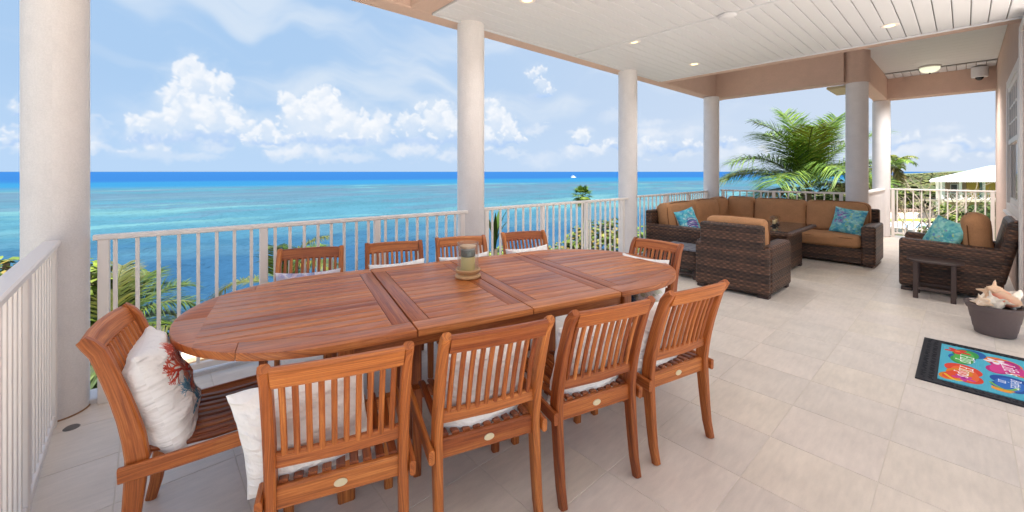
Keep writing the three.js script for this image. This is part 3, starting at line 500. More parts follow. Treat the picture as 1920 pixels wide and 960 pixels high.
const prints = {
  redBlue: printTex(1, (x, R) => { for (let k = 0; k < 5; k++) coral(x, 120 + k * 16, 400, 62, -0.5 - k * 0.4, '#4d8fb4', R, 0, 11); for (let k = 0; k < 7; k++) coral(x, 210, 210, 58, -2.6 + k * 0.5, k % 2 ? '#d8502f' : '#c23a26', R, 0, 15); blot(x, R, ['#d9623f', '#b83b2c', '#e58a63'], 80, 8, 28, 0.7, 150, 60, 170, 260); }),
  redTop: printTex(2, (x, R) => { for (let k = 0; k < 6; k++) coral(x, 90 + k * 70, 470, 70, -1.9 + R() * 0.7, ['#d98a7c', '#c9604f', '#dca79c'][k % 3], R, 0, 8); }),
  pale: printTex(3, (x, R) => { for (let k = 0; k < 4; k++) coral(x, 110 + k * 100, 400, 60, -1.9 + R() * 0.7, '#dfd6cc', R, 0, 6); }),
  pinkFan: printTex(4, (x, R) => { for (let k = 0; k < 8; k++) coral(x, 250, 470, 84, -2.7 + k * 0.33, k % 2 ? '#d9a294' : '#cf8577', R, 0, 5); }),
  lilac: printTex(5, (x, R) => { x.fillStyle = '#dcd6e0'; x.fillRect(0, 0, 512, 512); blot(x, R, ['#8f9bc9', '#a58dbb', '#b9c0dd', '#6f83b8', '#c7a0b4'], 130, 10, 42, 0.5); for (let k = 0; k < 5; k++) coral(x, 60 + k * 100, 480, 74, -1.8, '#7a86b9', R, 0, 5); }, '#e6e2e2'),
  starfish: printTex(6, (x, R) => { blot(x, R, ['#e6c9cf', '#e7dccf'], 40, 14, 40, 0.5); for (const [cx, cy, c] of [[130, 130, '#d495a4'], [330, 150, '#8b83bd'], [420, 330, '#8b83bd'], [220, 330, '#d495a4']]) { x.fillStyle = c; x.beginPath(); for (let k = 0; k <= 10; k++) { const a = k * Math.PI / 5, q = k % 2 ? 20 : 62; x.lineTo(cx + Math.cos(a) * q, cy + Math.sin(a) * q); } x.fill(); } }),
  blueGreen: printTex(7, (x, R) => { blot(x, R, ['#2f5f96', '#27507f', '#4c86a8', '#1f3f66', '#6aa7a6'], 110, 10, 40, 0.65, 20, 250, 250, 240); blot(x, R, ['#b9bb8c', '#cfcaa6', '#a9b58c'], 50, 10, 32, 0.5, 270, 180, 220, 240); }),
  reef: printTex(8, (x, R) => { x.fillStyle = '#7fc3cf'; x.fillRect(0, 0, 512, 512); blot(x, R, ['#4aa6c4', '#9fdad6', '#2f8fb8', '#c9e8df', '#5bb9b0'], 240, 14, 52, 0.55); blot(x, R, ['#7a5aa8', '#9a6fb8', '#5a4a98', '#c08ac4'], 55, 8, 28, 0.8, 60, 60, 170, 260); blot(x, R, ['#b7d27a', '#e6efc0', '#3f86b0'], 55, 8, 26, 0.6, 250, 40, 230, 400); }, '#a9cdd2', true),
  reefStripe: printTex(9, (x, R) => { x.fillStyle = '#62c4d8'; x.fillRect(0, 0, 512, 512); blot(x, R, ['#35a9cc', '#9fe0e2', '#2a86c4', '#e4f3f0'], 150, 14, 46, 0.55); for (let k = 0; k < 26; k++) { x.strokeStyle = ['#5b4a9c', '#9a5fae', '#2f63b0', '#e8f2f4'][k % 4]; x.lineWidth = 9 + R() * 12; x.globalAlpha = 0.8; x.beginPath(); const y = 190 + R() * 190; x.moveTo(120 + R() * 80, y); x.quadraticCurveTo(260, y - 60 + R() * 40, 420, y + 20 + R() * 60); x.stroke(); } x.globalAlpha = 1; }, '#f2efe8'),
  aqua: printTex(10, (x, R) => { x.fillStyle = '#7cc8c2'; x.fillRect(0, 0, 512, 512); blot(x, R, ['#4aa5b0', '#a8e2d6', '#3f92b8', '#c4ecdc'], 200, 14, 54, 0.6); blot(x, R, ['#c3d66a', '#4f7fc4', '#d98a9a', '#e8e2a0', '#3f9f9a'], 75, 6, 22, 0.7, 60, 150, 400, 330); }, '#8fcac6', true),
};
function pillow(name, label, print, size, th, pos, turn, lean, roll, seed, group) {
  const m = solo(name, pillowGeo(size, size, th, seed), fabricMat(print), label, 'pillow', group);
  m.position.copy(pos); m.rotation.order = 'YXZ'; m.rotation.set(-lean, turn, roll); return m;
}
function onChair(i, label, print, dx, dz, dy, lean, roll, turnBy, seed, size = 0.43, th = 0.17) {
  const c = chairs[i], p = V(dx, 0.44 + size * 0.355 + dy, -0.15 + dz).applyAxisAngle(V(0, 1, 0), c.rotation.y).add(c.position);
  return pillow('throw_pillow', label, print, size, th, p, c.rotation.y + turnBy, lean, roll, seed, 'white throw pillows on the dining chairs');
}
onChair(0, 'white pillow with red coral print sticking out to the left of the nearest chair', prints.redTop, 0.11, 0.02, -0.035, 0.2, -0.12, 0.1, 11, 0.43);
onChair(1, 'plain white pillow behind the slats of the second chair on the near side', prints.pale, 0.0, 0.0, -0.03, 0.2, 0.05, 0.05, 12, 0.41, 0.16);
onChair(2, 'plain white pillow behind the slats of the third chair on the near side', prints.pale, -0.02, 0.0, -0.035, 0.24, 0.02, -0.03, 13, 0.41, 0.16);
onChair(3, 'plain white pillow bulging out left of the farthest right chair on the near side', prints.pale, 0.05, 0.01, -0.02, 0.18, 0.03, 0.12, 14, 0.42);
onChair(4, 'lilac and blue printed pillow showing above the table edge at left', prints.lilac, 0, 0, -0.05, 0.2, 0, 0, 15);
onChair(5, 'plain white pillow with upturned corner showing above the far table edge', prints.pale, 0.02, 0, -0.04, 0.2, 0.05, 0, 16);
onChair(6, 'white pillow with faint pink coral lines behind the candle holder', prints.pinkFan, 0, 0, -0.04, 0.2, 0.05, 0, 17);
onChair(7, 'white pillow with pink and purple starfish before the bushes', prints.starfish, -0.03, 0, -0.03, 0.2, 0.04, 0, 18);
onChair(8, 'white pillow with dark blue and green print at the right end of the table', prints.blueGreen, 0.0, 0.02, -0.02, 0.25, 0.02, 0, 19);
onChair(9, 'large white pillow with red and blue coral print on the left end chair', prints.redBlue, 0.0, -0.045, -0.02, 0.3, -0.04, 0.14, 20, 0.44, 0.2);

// ---------------------------------------------------------------- candle holder on the table
{
  const t = thing('candle_holder', 'glass hurricane candle holder on a turned wooden foot, on the dining table', 'candle holder', [1.6, TT.y + 0.001, -2.23]);
  const lightWood = std({ color: rgb(206, 164, 116), roughness: 0.5, bumpMap: weaveBump, bumpScale: 0.0004 });
  part('foot', lathe([[0, 0], [0.082, 0], [0.087, 0.006], [0.087, 0.016], [0.08, 0.021], [0.068, 0.024], [0.066, 0.028], [0.078, 0.036], [0.084, 0.05], [0.083, 0.058], [0.076, 0.06], [0.073, 0.05], [0, 0.046]], 48), lightWood, t);
  part('glass_chimney', lathe([[0.071, 0.05], [0.071, 0.235], [0.0685, 0.236], [0.068, 0.052]], 48), new THREE.MeshPhysicalMaterial({ color: rgb(248, 250, 250), transmission: 0.95, thickness: 0, roughness: 0.06, ior: 1.5 }), t);
  part('candle', lathe([[0, 0.0525], [0.046, 0.0525], [0.048, 0.056], [0.048, 0.140], [0, 0.141]], 36), std({ color: rgb(224, 200, 120), roughness: 0.5 }), t);
  part('candle_band', lathe([[0, 0.1415], [0.048, 0.1415], [0.0485, 0.15], [0.0485, 0.182], [0.045, 0.186], [0, 0.187]], 36), std({ color: rgb(56, 84, 66), roughness: 0.35 }), t);
  part('lid', lathe([[0, 0.196], [0.046, 0.196], [0.054, 0.2], [0.055, 0.21], [0.052, 0.214], [0, 0.216]], 36), lightWood, t);
  part('jar_neck', lathe([[0.044, 0.187], [0.044, 0.196]], 36), std({ color: rgb(150, 158, 152), roughness: 0.2 }), t);
}

// ---------------------------------------------------------------- wicker lounge furniture
const wig = (seed, amp) => (o, n) => V(o.x + n.x * (fbm(o.y * 5, o.z * 5, 3, seed) - 0.5) * amp, o.y + n.y * (fbm(o.x * 5, o.z * 5, 3, seed + 1) - 0.5) * amp, o.z + n.z * (fbm(o.x * 5, o.y * 5, 3, seed + 2) - 0.5) * amp);
function cushion(name, w, h, d, r, bulge, seed, parent, pos, rx = 0, ry = 0) {
  const f = wig(seed, 0.03), long = (o) => 1 - Math.pow(Math.abs(o.x) / (w / 2), 2.6);
  const g = rbox(w, h, d, r, 4, (o, n) => { const p = f(o, n); const ku = Math.max(0, 1 - (o.x / (w / 2)) ** 2), kv = Math.max(0, 1 - (o.y / (h / 2)) ** 2), kw = Math.max(0, 1 - (o.z / (d / 2)) ** 2); p.z += n.z * bulge * Math.sqrt(ku * kv); p.y += n.y * bulge * 0.6 * Math.sqrt(ku * kw); p.x += n.x * bulge * 0.2 * Math.sqrt(kv * kw); return p; });
  const c = part(name, g, cushionMat, parent); c.position.set(...pos); c.rotation.set(rx, ry, 0, 'YXZ');
  const ring = []; const X = w / 2 - r * 0.25, Y = h / 2 - r * 0.25;
  if (h > d) { for (const [sx, sy] of [[-1, -1], [1, -1], [1, 1], [-1, 1]]) { const q = r * 0.7; ring.push(V(sx * X, sy * (Y - q), d / 2 - r * 0.35), V(sx * (X - q), sy * Y, d / 2 - r * 0.35)); if (sx * sy > 0) ring.splice(-2, 2, ring[ring.length - 2], ring[ring.length - 1]); else ring.splice(-2, 2, ring[ring.length - 1], ring[ring.length - 2]); }
    part('piping', new THREE.TubeGeometry(new THREE.CatmullRomCurve3(ring, true, 'centripetal'), 64, 0.006, 5, true).toNonIndexed(), pipingMat, c); }
  else { const Z = d / 2 - r * 0.2; const q = r * 0.8; part('piping', new THREE.TubeGeometry(new THREE.CatmullRomCurve3([V(-X, h * 0.3, -Z + q), V(-X, h * 0.3, Z - q), V(-X + q, h * 0.3, Z + 0.004), V(0, h * 0.3, Z + 0.006), V(X - q, h * 0.3, Z + 0.004), V(X, h * 0.3, Z - q), V(X, h * 0.3, -Z + q)], false, 'centripetal'), 64, 0.006, 5).toNonIndexed(), pipingMat, c); }
  return c;
}
const foot = (a, b, parent) => part('foot', abox(a - 0.05, a + 0.05, b - 0.05, b + 0.05, 0, 0.035, 0.004), darkBrown, parent);
{ // corner sofa: one run along the sea railing, one run along the far side
  const t = thing('sectional_sofa', 'large dark wicker corner sofa with tan cushions at the far end', 'sofa');
  part('base', arb(8.2, 9.02, 1.04, 2.62, 0.035, 0.27, 0.02), wicker, t);
  part('base', arb(6.12, 9.02, 2.62, 3.42, 0.035, 0.27, 0.02), wicker, t);
  part('arm', arb(8.16, 9.05, 0.89, 1.065, 0.03, 0.635, 0.04), wicker, t);
  part('arm', arb(5.98, 6.15, 2.56, 3.44, 0.03, 0.635, 0.04), wicker, t);
  part('backrest', arb(8.95, 9.06, 0.93, 3.46, 0.2, 0.85, 0.03), wicker, t);
  part('backrest', arb(6.02, 8.94, 3.36, 3.47, 0.2, 0.85, 0.03), wicker, t);
  for (const [a, b] of [[8.25, 0.98], [8.25, 1.9], [6.08, 2.62], [9, 0.98], [6.08, 3.38]]) foot(a, b, t);
  const SW = Math.PI / 2;
  cushion('seat_cushion', 0.81, 0.19, 0.72, 0.06, 0.02, 41, t, [8.54, 0.365, -1.475], 0, -SW);
  cushion('seat_cushion', 0.76, 0.19, 0.72, 0.06, 0.02, 42, t, [8.54, 0.365, -2.27], 0, -SW);
  cushion('seat_cushion', 0.78, 0.19, 0.74, 0.06, 0.02, 43, t, [8.55, 0.365, -3.0]);
  cushion('seat_cushion', 1.0, 0.19, 0.72, 0.06, 0.02, 44, t, [7.65, 0.365, -2.98]);
  cushion('seat_cushion', 1.0, 0.19, 0.72, 0.06, 0.02, 45, t, [6.65, 0.365, -2.98]);
  cushion('back_cushion', 0.85, 0.5, 0.22, 0.07, 0.035, 51, t, [8.82, 0.70, -1.46], -0.12, -SW);
  cushion('back_cushion', 0.84, 0.5, 0.22, 0.07, 0.035, 52, t, [8.82, 0.70, -2.30], -0.12, -SW);
  cushion('back_cushion', 0.50, 0.52, 0.20, 0.07, 0.04, 53, t, [8.80, 0.705, -2.97], -0.12, -SW);
  cushion('back_cushion', 0.52, 0.50, 0.20, 0.07, 0.04, 54, t, [8.45, 0.70, -3.26], -0.12, 0);
  cushion('back_cushion', 0.98, 0.49, 0.22, 0.07, 0.04, 55, t, [7.68, 0.695, -3.25], -0.14, 0);
  cushion('back_cushion', 0.98, 0.49, 0.22, 0.07, 0.04, 56, t, [6.69, 0.695, -3.25], -0.14, 0);
}
pillow('accent_pillow', 'turquoise and purple reef print pillow at the right end of the corner sofa', prints.reef, 0.44, 0.15, P(8.52, 1.27, 0.66), -Math.PI / 2 - 0.15, 0.35, -0.12, 61);
pillow('accent_pillow', 'turquoise striped pillow with white edge at the left end of the corner sofa', prints.reefStripe, 0.42, 0.15, P(6.52, 3.0, 0.66), -0.35, 0.3, 0.2, 62);
{ // armchair with its back to the viewer
  const t = thing('wicker_armchair', 'dark wicker armchair seen from behind, in front of the coffee table', 'armchair');
  part('back_panel', [arb(5.27, 5.42, 1.49, 2.33, 0.035, 0.575, 0.03), arb(5.272, 5.40, 1.555, 2.275, 0.5, 0.835, 0.035)], wicker, t);
  part('arm', arb(5.32, 6.13, 1.475, 1.655, 0.035, 0.60, 0.045), wicker, t); part('arm', arb(5.32, 6.13, 2.165, 2.345, 0.035, 0.60, 0.045), wicker, t);
  part('base', arb(5.4, 6.1, 1.64, 2.18, 0.035, 0.27, 0.02), wicker, t);
  for (const [a, b] of [[5.34, 1.55], [5.34, 2.26], [6.06, 1.55], [6.06, 2.26]]) foot(a, b, t);
  cushion('seat_cushion', 0.52, 0.19, 0.66, 0.06, 0.02, 71, t, [5.75, 0.365, -1.91], 0, Math.PI / 2);
  cushion('back_cushion', 0.68, 0.47, 0.18, 0.055, 0.02, 72, t, [5.50, 0.655, -1.91], -0.1, Math.PI / 2);
}
{ // slat-topped wicker side table
  const t = thing('wicker_side_table', 'low dark wicker side table with grey slatted top, between armchair and sofa arm', 'side table');
  part('body', arb(5.5, 5.95, 2.42, 2.95, 0.12, 0.385, 0.02), wicker, t);
  for (const [a, b] of [[5.53, 2.45], [5.53, 2.92], [5.92, 2.45], [5.92, 2.92]]) part('leg', abox(a - 0.02, a + 0.02, b - 0.02, b + 0.02, 0, 0.119), darkBrown, t);
  part('stretcher', [abox(5.55, 5.9, 2.44, 2.46, 0.05, 0.08), abox(5.52, 5.54, 2.47, 2.9, 0.05, 0.08)], darkBrown, t);
  const slatMat = std({ color: rgb(128, 130, 140), roughness: 0.3 });
  for (let k = 0; k < 5; k++) part('top_slat', abox(5.48, 5.97, 2.4 + k * 0.115, 2.505 + k * 0.115, 0.39, 0.41, 0.004), slatMat, t);
}
{ // coffee table
  const t = thing('coffee_table', 'dark wicker coffee table with a glass top, before the corner sofa', 'coffee table');
  part('pedestal', arb(6.85, 7.66, 1.70, 2.30, 0.03, 0.57, 0.02), wicker, t);
  part('top_rim', [arb(6.55, 7.98, 1.58, 1.66, 0.575, 0.622, 0.015), arb(6.55, 7.98, 2.34, 2.42, 0.575, 0.622, 0.015), arb(6.55, 6.63, 1.66, 2.34, 0.575, 0.621, 0.015), arb(7.90, 7.98, 1.66, 2.34, 0.575, 0.621, 0.015)], wicker, t);
  part('under_board', abox(6.63, 7.9, 1.66, 2.34, 0.58, 0.6, 0.002), wicker, t);
  part('glass_top', abox(6.60, 7.93, 1.63, 2.37, 0.624, 0.631, 0.002), new THREE.MeshPhysicalMaterial({ color: rgb(62, 58, 58), roughness: 0.08, transmission: 0.0 }), t);
  for (const [a, b] of [[6.9, 1.75], [7.6, 1.75]]) foot(a, b, t);
}
for (const [a, b, label] of [[7.15, 1.95, 'left small glass candle lamp on the coffee table'], [7.36, 1.98, 'right small glass candle lamp on the coffee table']]) {
  const t = thing('candle_lamp', label, 'candle lamp', [a, 0.6315, -b], 0, 'small candle lamps on the coffee table');
  part('stand', lathe([[0, 0], [0.05, 0], [0.05, 0.008], [0.028, 0.014], [0.024, 0.03], [0.036, 0.036], [0, 0.037]], 24), blackMetal, t);
  part('globe', lathe([[0.03, 0.038], [0.052, 0.055], [0.064, 0.085], [0.064, 0.115], [0.05, 0.15], [0.048, 0.15], [0.061, 0.115], [0.061, 0.085], [0.05, 0.057], [0.028, 0.04]], 28), new THREE.MeshPhysicalMaterial({ color: rgb(248, 244, 236), transmission: 1, thickness: 0, roughness: 0.05, ior: 1.3 }), t);
  part('candle', lathe([[0, 0.038], [0.02, 0.038], [0.02, 0.095], [0, 0.096]], 16), std({ color: rgb(240, 226, 200), roughness: 0.5 }), t);
}
{ // armchair against the house wall
  const t = thing('wicker_armchair', 'dark wicker armchair against the house wall with one tan back cushion', 'armchair');
  const slope = (o) => o;
  part('arm', arb(7.0, 7.17, -0.36, 0.55, 0.05, 0.62, 0.04, 3, (o) => V(o.x, o.y + (o.y > 0 ? o.z * -0.05 : 0), o.z - (o.z > 0 ? 0.15 * (0.285 - o.y) / 0.57 * (o.z / 0.455) : 0))), wicker, t);
  part('arm', arb(7.78, 7.95, -0.36, 0.55, 0.05, 0.62, 0.04, 3, (o) => V(o.x, o.y + (o.y > 0 ? o.z * -0.05 : 0), o.z - (o.z > 0 ? 0.15 * (0.285 - o.y) / 0.57 * (o.z / 0.455) : 0))), wicker, t);
  part('base', arb(7.16, 7.79, -0.3, 0.5, 0.05, 0.27, 0.02), wicker, t);
  const bk = part('backrest', put(rbox(0.95, 0.74, 0.12, 0.05, 3), 0, 0.37, 0), wicker, t); bk.position.set(7.475, 0.2, 0.24); bk.rotation.x = 0.2;
  foot(7.06, 0.48, t); foot(7.06, -0.27, t); foot(7.88, 0.48, t);
  cushion('seat_cushion', 0.6, 0.19, 0.7, 0.06, 0.02, 81, t, [7.475, 0.365, -0.16]);
  cushion('back_cushion', 0.58, 0.56, 0.2, 0.09, 0.025, 82, t, [7.475, 0.685, 0.10], -0.1, Math.PI);
  t.children[t.children.length - 1].rotation.set(0.06, Math.PI, 0, 'YXZ');
}
pillow('accent_pillow', 'pale aqua floral pillow on the armchair against the house wall', prints.aqua, 0.46, 0.16, P(7.40, 0.17, 0.66), -2.4, 0.35, -0.2, 63);
{ // small brown slatted table
  const t = thing('side_table', 'small dark brown side table with rounded top before the wall-side armchair', 'side table', [6.82, 0, -0.23], 0);
  const oval = (w, d) => { const s = new THREE.Shape(); for (let i = 0; i <= 40; i++) { const a = i / 40 * 6.2832, c = Math.cos(a), q = Math.sin(a); const x = Math.sign(c) * Math.pow(Math.abs(c), 0.75) * w / 2, z = Math.sign(q) * Math.pow(Math.abs(q), 0.75) * d / 2; i ? s.lineTo(x, z) : s.moveTo(x, z); } return s; };
  part('top', new THREE.ExtrudeGeometry(oval(0.40, 0.46), { depth: 0.014, bevelEnabled: true, bevelSize: 0.005, bevelThickness: 0.004, bevelSegments: 2 }).rotateX(-Math.PI / 2).translate(0, 0.425, 0).toNonIndexed(), darkBrown, t);
  for (const x of [-0.15, 0.15]) for (const z of [-0.15, 0.15]) part('leg', box(x - 0.02, x + 0.02, 0, 0.42, z - 0.022, z + 0.022), darkBrown, t);
  for (const x of [-0.15, 0.15]) part('stretcher', box(x - 0.011, x + 0.011, 0.10, 0.135, -0.128, 0.128), darkBrown, t);
  for (const z of [-0.15, 0.15]) part('stretcher', box(-0.13, 0.13, 0.14, 0.17, z - 0.011, z + 0.011), darkBrown, t);
}

// ---------------------------------------------------------------- planter with shells
const POT = [5.70, -0.185];
{
  const t = thing('planter', 'round grey-brown planter full of shells by the house wall', 'planter', [POT[0], 0, -POT[1]]);
  const pm = std({ color: rgb(104, 90, 88), roughness: 0.7, bumpMap: uvScale(stuccoBump, 1), bumpScale: 0.004 });
  part('pot', lathe([[0, 0.001], [0.118, 0.001], [0.125, 0.008], [0.132, 0.05], [0.136, 0.053], [0.148, 0.13], [0.152, 0.133], [0.166, 0.215], [0.178, 0.225], [0.19, 0.262], [0.192, 0.272], [0.182, 0.276], [0.172, 0.262], [0.165, 0.235], [0, 0.232]], 48), pm, t);
  part('soil', put(new THREE.CylinderGeometry(0.166, 0.16, 0.02, 32).toNonIndexed(), 0, 0.236, 0), std({ color: rgb(90, 70, 56), roughness: 1 }), t);
  // shells
  const shellMat = new THREE.MeshPhysicalMaterial({ vertexColors: true, roughness: 0.45, clearcoat: 0.25, clearcoatRoughness: 0.3 });
  function conch(len, fat, spikes, outer, inner, tip, seed) {          // spire, knobbed shoulder, body whorl tapering to the canal, flared lip
    const nu = 64, nv = 40, pos = [], col = [], idx = [], R = rng(seed);
    for (let j = 0; j <= nv; j++) for (let i = 0; i <= nu; i++) {
      const v = j / nv, a = i / nu * 6.2832, x = (v - 0.4) * len;
      const prof = v < 0.30 ? Math.pow(v / 0.30, 1.15) * (0.86 + 0.12 * Math.sin(v * 75)) : Math.pow(1 - (v - 0.30) / 0.70, 0.72);
      const knob = Math.exp(-Math.pow((v - 0.30) / 0.06, 2)) * Math.pow(Math.max(0, Math.cos(a * spikes / 2 + v * 3)), 5) * 0.95 + Math.exp(-Math.pow((v - 0.17) / 0.035, 2)) * Math.pow(Math.max(0, Math.cos(a * spikes / 2)), 6) * 0.3;
      const lip = Math.exp(-Math.pow((((a + 0.4) % 6.2832) - 1.2) / 0.5, 2)) * sstep(0.22, 0.42, v) * sstep(1.0, 0.8, v) * 0.75;
      const ap = Math.exp(-Math.pow((a - 1.75) / 0.5, 2)) * sstep(0.3, 0.45, v) * sstep(0.97, 0.75, v);
      const r = fat * Math.max(0.01, prof) * (1 + knob + lip - 0.55 * ap) * (1 + 0.05 * (fbm(v * 20, a * 3, 3, seed) - 0.5));
      pos.push(x, Math.cos(a) * r, Math.sin(a) * r);
      const k = clamp(ap * 1.3 + lip * 0.9), n = fbm(v * 14, a * 2.5, 3, seed + 5); const c = outer.clone().lerp(tip, clamp(n * 0.8)).lerp(inner, k); col.push(c.r, c.g, c.b);
    }
    for (let j = 0; j < nv; j++) for (let i = 0; i < nu; i++) { const a = j * (nu + 1) + i, b = a + 1, c = a + nu + 2, d = a + nu + 1; idx.push(a, b, c, a, c, d); }
    const g = new THREE.BufferGeometry(); g.setAttribute('position', new THREE.Float32BufferAttribute(pos, 3)); g.setAttribute('color', new THREE.Float32BufferAttribute(col, 3)); g.setAttribute('uv', new THREE.Float32BufferAttribute(new Float32Array(pos.length / 3 * 2), 2)); g.setIndex(idx); g.computeVertexNormals(); return g;
  }
  const cream = rgb(236, 222, 204), pink = rgb(236, 120, 92), orange = rgb(226, 160, 104), white = rgb(240, 232, 218), grey2 = rgb(206, 190, 172);
  // the flared lip of a conch: a curved sheet that leaves the body whorl and bends outwards
  function lipGeo(len, fat, inner, edge, outer, seed) {
    const nu = 30, nv = 14, pos = [], col = [], idx = [];
    for (const f of [0, 1]) { const base = pos.length / 3; for (let j = 0; j <= nv; j++) for (let i = 0; i <= nu; i++) {
      const u = i / nu, v = j / nv, x = (mix(0.16, 0.93, u) - 0.4) * len, prof = Math.pow(Math.sin(Math.PI * clamp(0.10 + u * 0.86)), 0.55), wave = 1 + 0.12 * (fbm(u * 7, 3, 3, seed) - 0.5) + 0.05 * Math.sin(u * 26);
      const a = 2.5 - v * 1.15, rr = fat * prof * (0.75 + v * 1.25 * wave) , cup = Math.sin(v * 2.4) * fat * 0.25;
      pos.push(x - v * 0.05 * len * (1 - u), Math.cos(a) * rr + v * v * fat * 0.9 * prof, Math.sin(a) * rr * 0.9 + cup - f * 0.006); const c = f ? outer : inner.clone().lerp(edge, sstep(0.45, 1, v + 0.25 * (fbm(u * 6, v * 4, 3, seed) - 0.5))); col.push(c.r, c.g, c.b);
    } for (let j = 0; j < nv; j++) for (let i = 0; i < nu; i++) { const q = base + j * (nu + 1) + i; idx.push(q, q + 1, q + nu + 2, q, q + nu + 2, q + nu + 1); } }
    const g = new THREE.BufferGeometry(); g.setAttribute('position', new THREE.Float32BufferAttribute(pos, 3)); g.setAttribute('color', new THREE.Float32BufferAttribute(col, 3)); g.setAttribute('uv', new THREE.Float32BufferAttribute(new Float32Array(pos.length / 3 * 2), 2)); g.setIndex(idx); g.computeVertexNormals(); return g;
  }
  const IR = V(SN, 0, CS), IU = V(0, 1, 0), IN = V(-0.96, 0.28, 0.05).normalize();
  const sh = (label, g, p, tilt, spin) => {                              // tilt: how the long axis runs in the picture; spin: which side faces the viewer
    const m = solo('conch_shell', g, shellMat, label, 'shell'); const X = IR.clone().multiplyScalar(Math.cos(tilt)).addScaledVector(IU, Math.sin(tilt)).addScaledVector(IN, -0.15).normalize(), Z = IN.clone().addScaledVector(X, -IN.dot(X)).normalize().applyAxisAngle(X, spin), Y = V().crossVectors(Z, X);
    m.quaternion.setFromRotationMatrix(new THREE.Matrix4().makeBasis(X, Y, Z)); m.position.set(POT[0], 0, -POT[1]).addScaledVector(IR, p[0]).add(V(0, p[1], 0)).addScaledVector(IN, p[2]);
  };
  const pinkC = [conch(0.30, 0.066, 9, rgb(238, 190, 150), pink, rgb(244, 216, 184), 5), lipGeo(0.30, 0.066, rgb(238, 140, 116), rgb(246, 208, 176), rgb(234, 196, 160), 12)];
  sh('big pink and orange conch shell on top of the planter', pinkC, [0.0, 0.365, 0.03], -0.68, 0.25);
  sh('white spiky shell at the right rim of the planter', [conch(0.24, 0.062, 8, white, cream, grey2, 6), lipGeo(0.24, 0.05, white, cream, white, 13)], [0.10, 0.315, 0.05], 0.5, 0.5);
  sh('orange-white small shell at the left rim of the planter', conch(0.17, 0.046, 8, rgb(232, 192, 150), rgb(236, 200, 160), white, 7), [-0.115, 0.285, 0.05], 0.3, 0.8);
  sh('white spiky shell lying under the pink conch', conch(0.20, 0.052, 9, white, cream, grey2, 8), [-0.02, 0.285, 0.11], -0.15, 2.2);
  sh('small cream shell propped between the pink conch and the right shell', conch(0.16, 0.045, 7, cream, rgb(240, 214, 190), white, 21), [0.055, 0.30, 0.11], 0.9, 1.0);
  sh('white shell behind the left rim of the planter', conch(0.19, 0.05, 8, white, cream, grey2, 22), [-0.09, 0.30, -0.03], 1.2, 0.3);
  sh('white spiky shell with its tip over the right rim', conch(0.2, 0.05, 9, white, white, cream, 23), [0.13, 0.29, 0.0], -0.3, 1.2);
  sh('pale worn shell at the far rim of the planter', conch(0.2, 0.055, 8, cream, orange, white, 9), [-0.03, 0.29, -0.1], 2.6, 0.4);
}
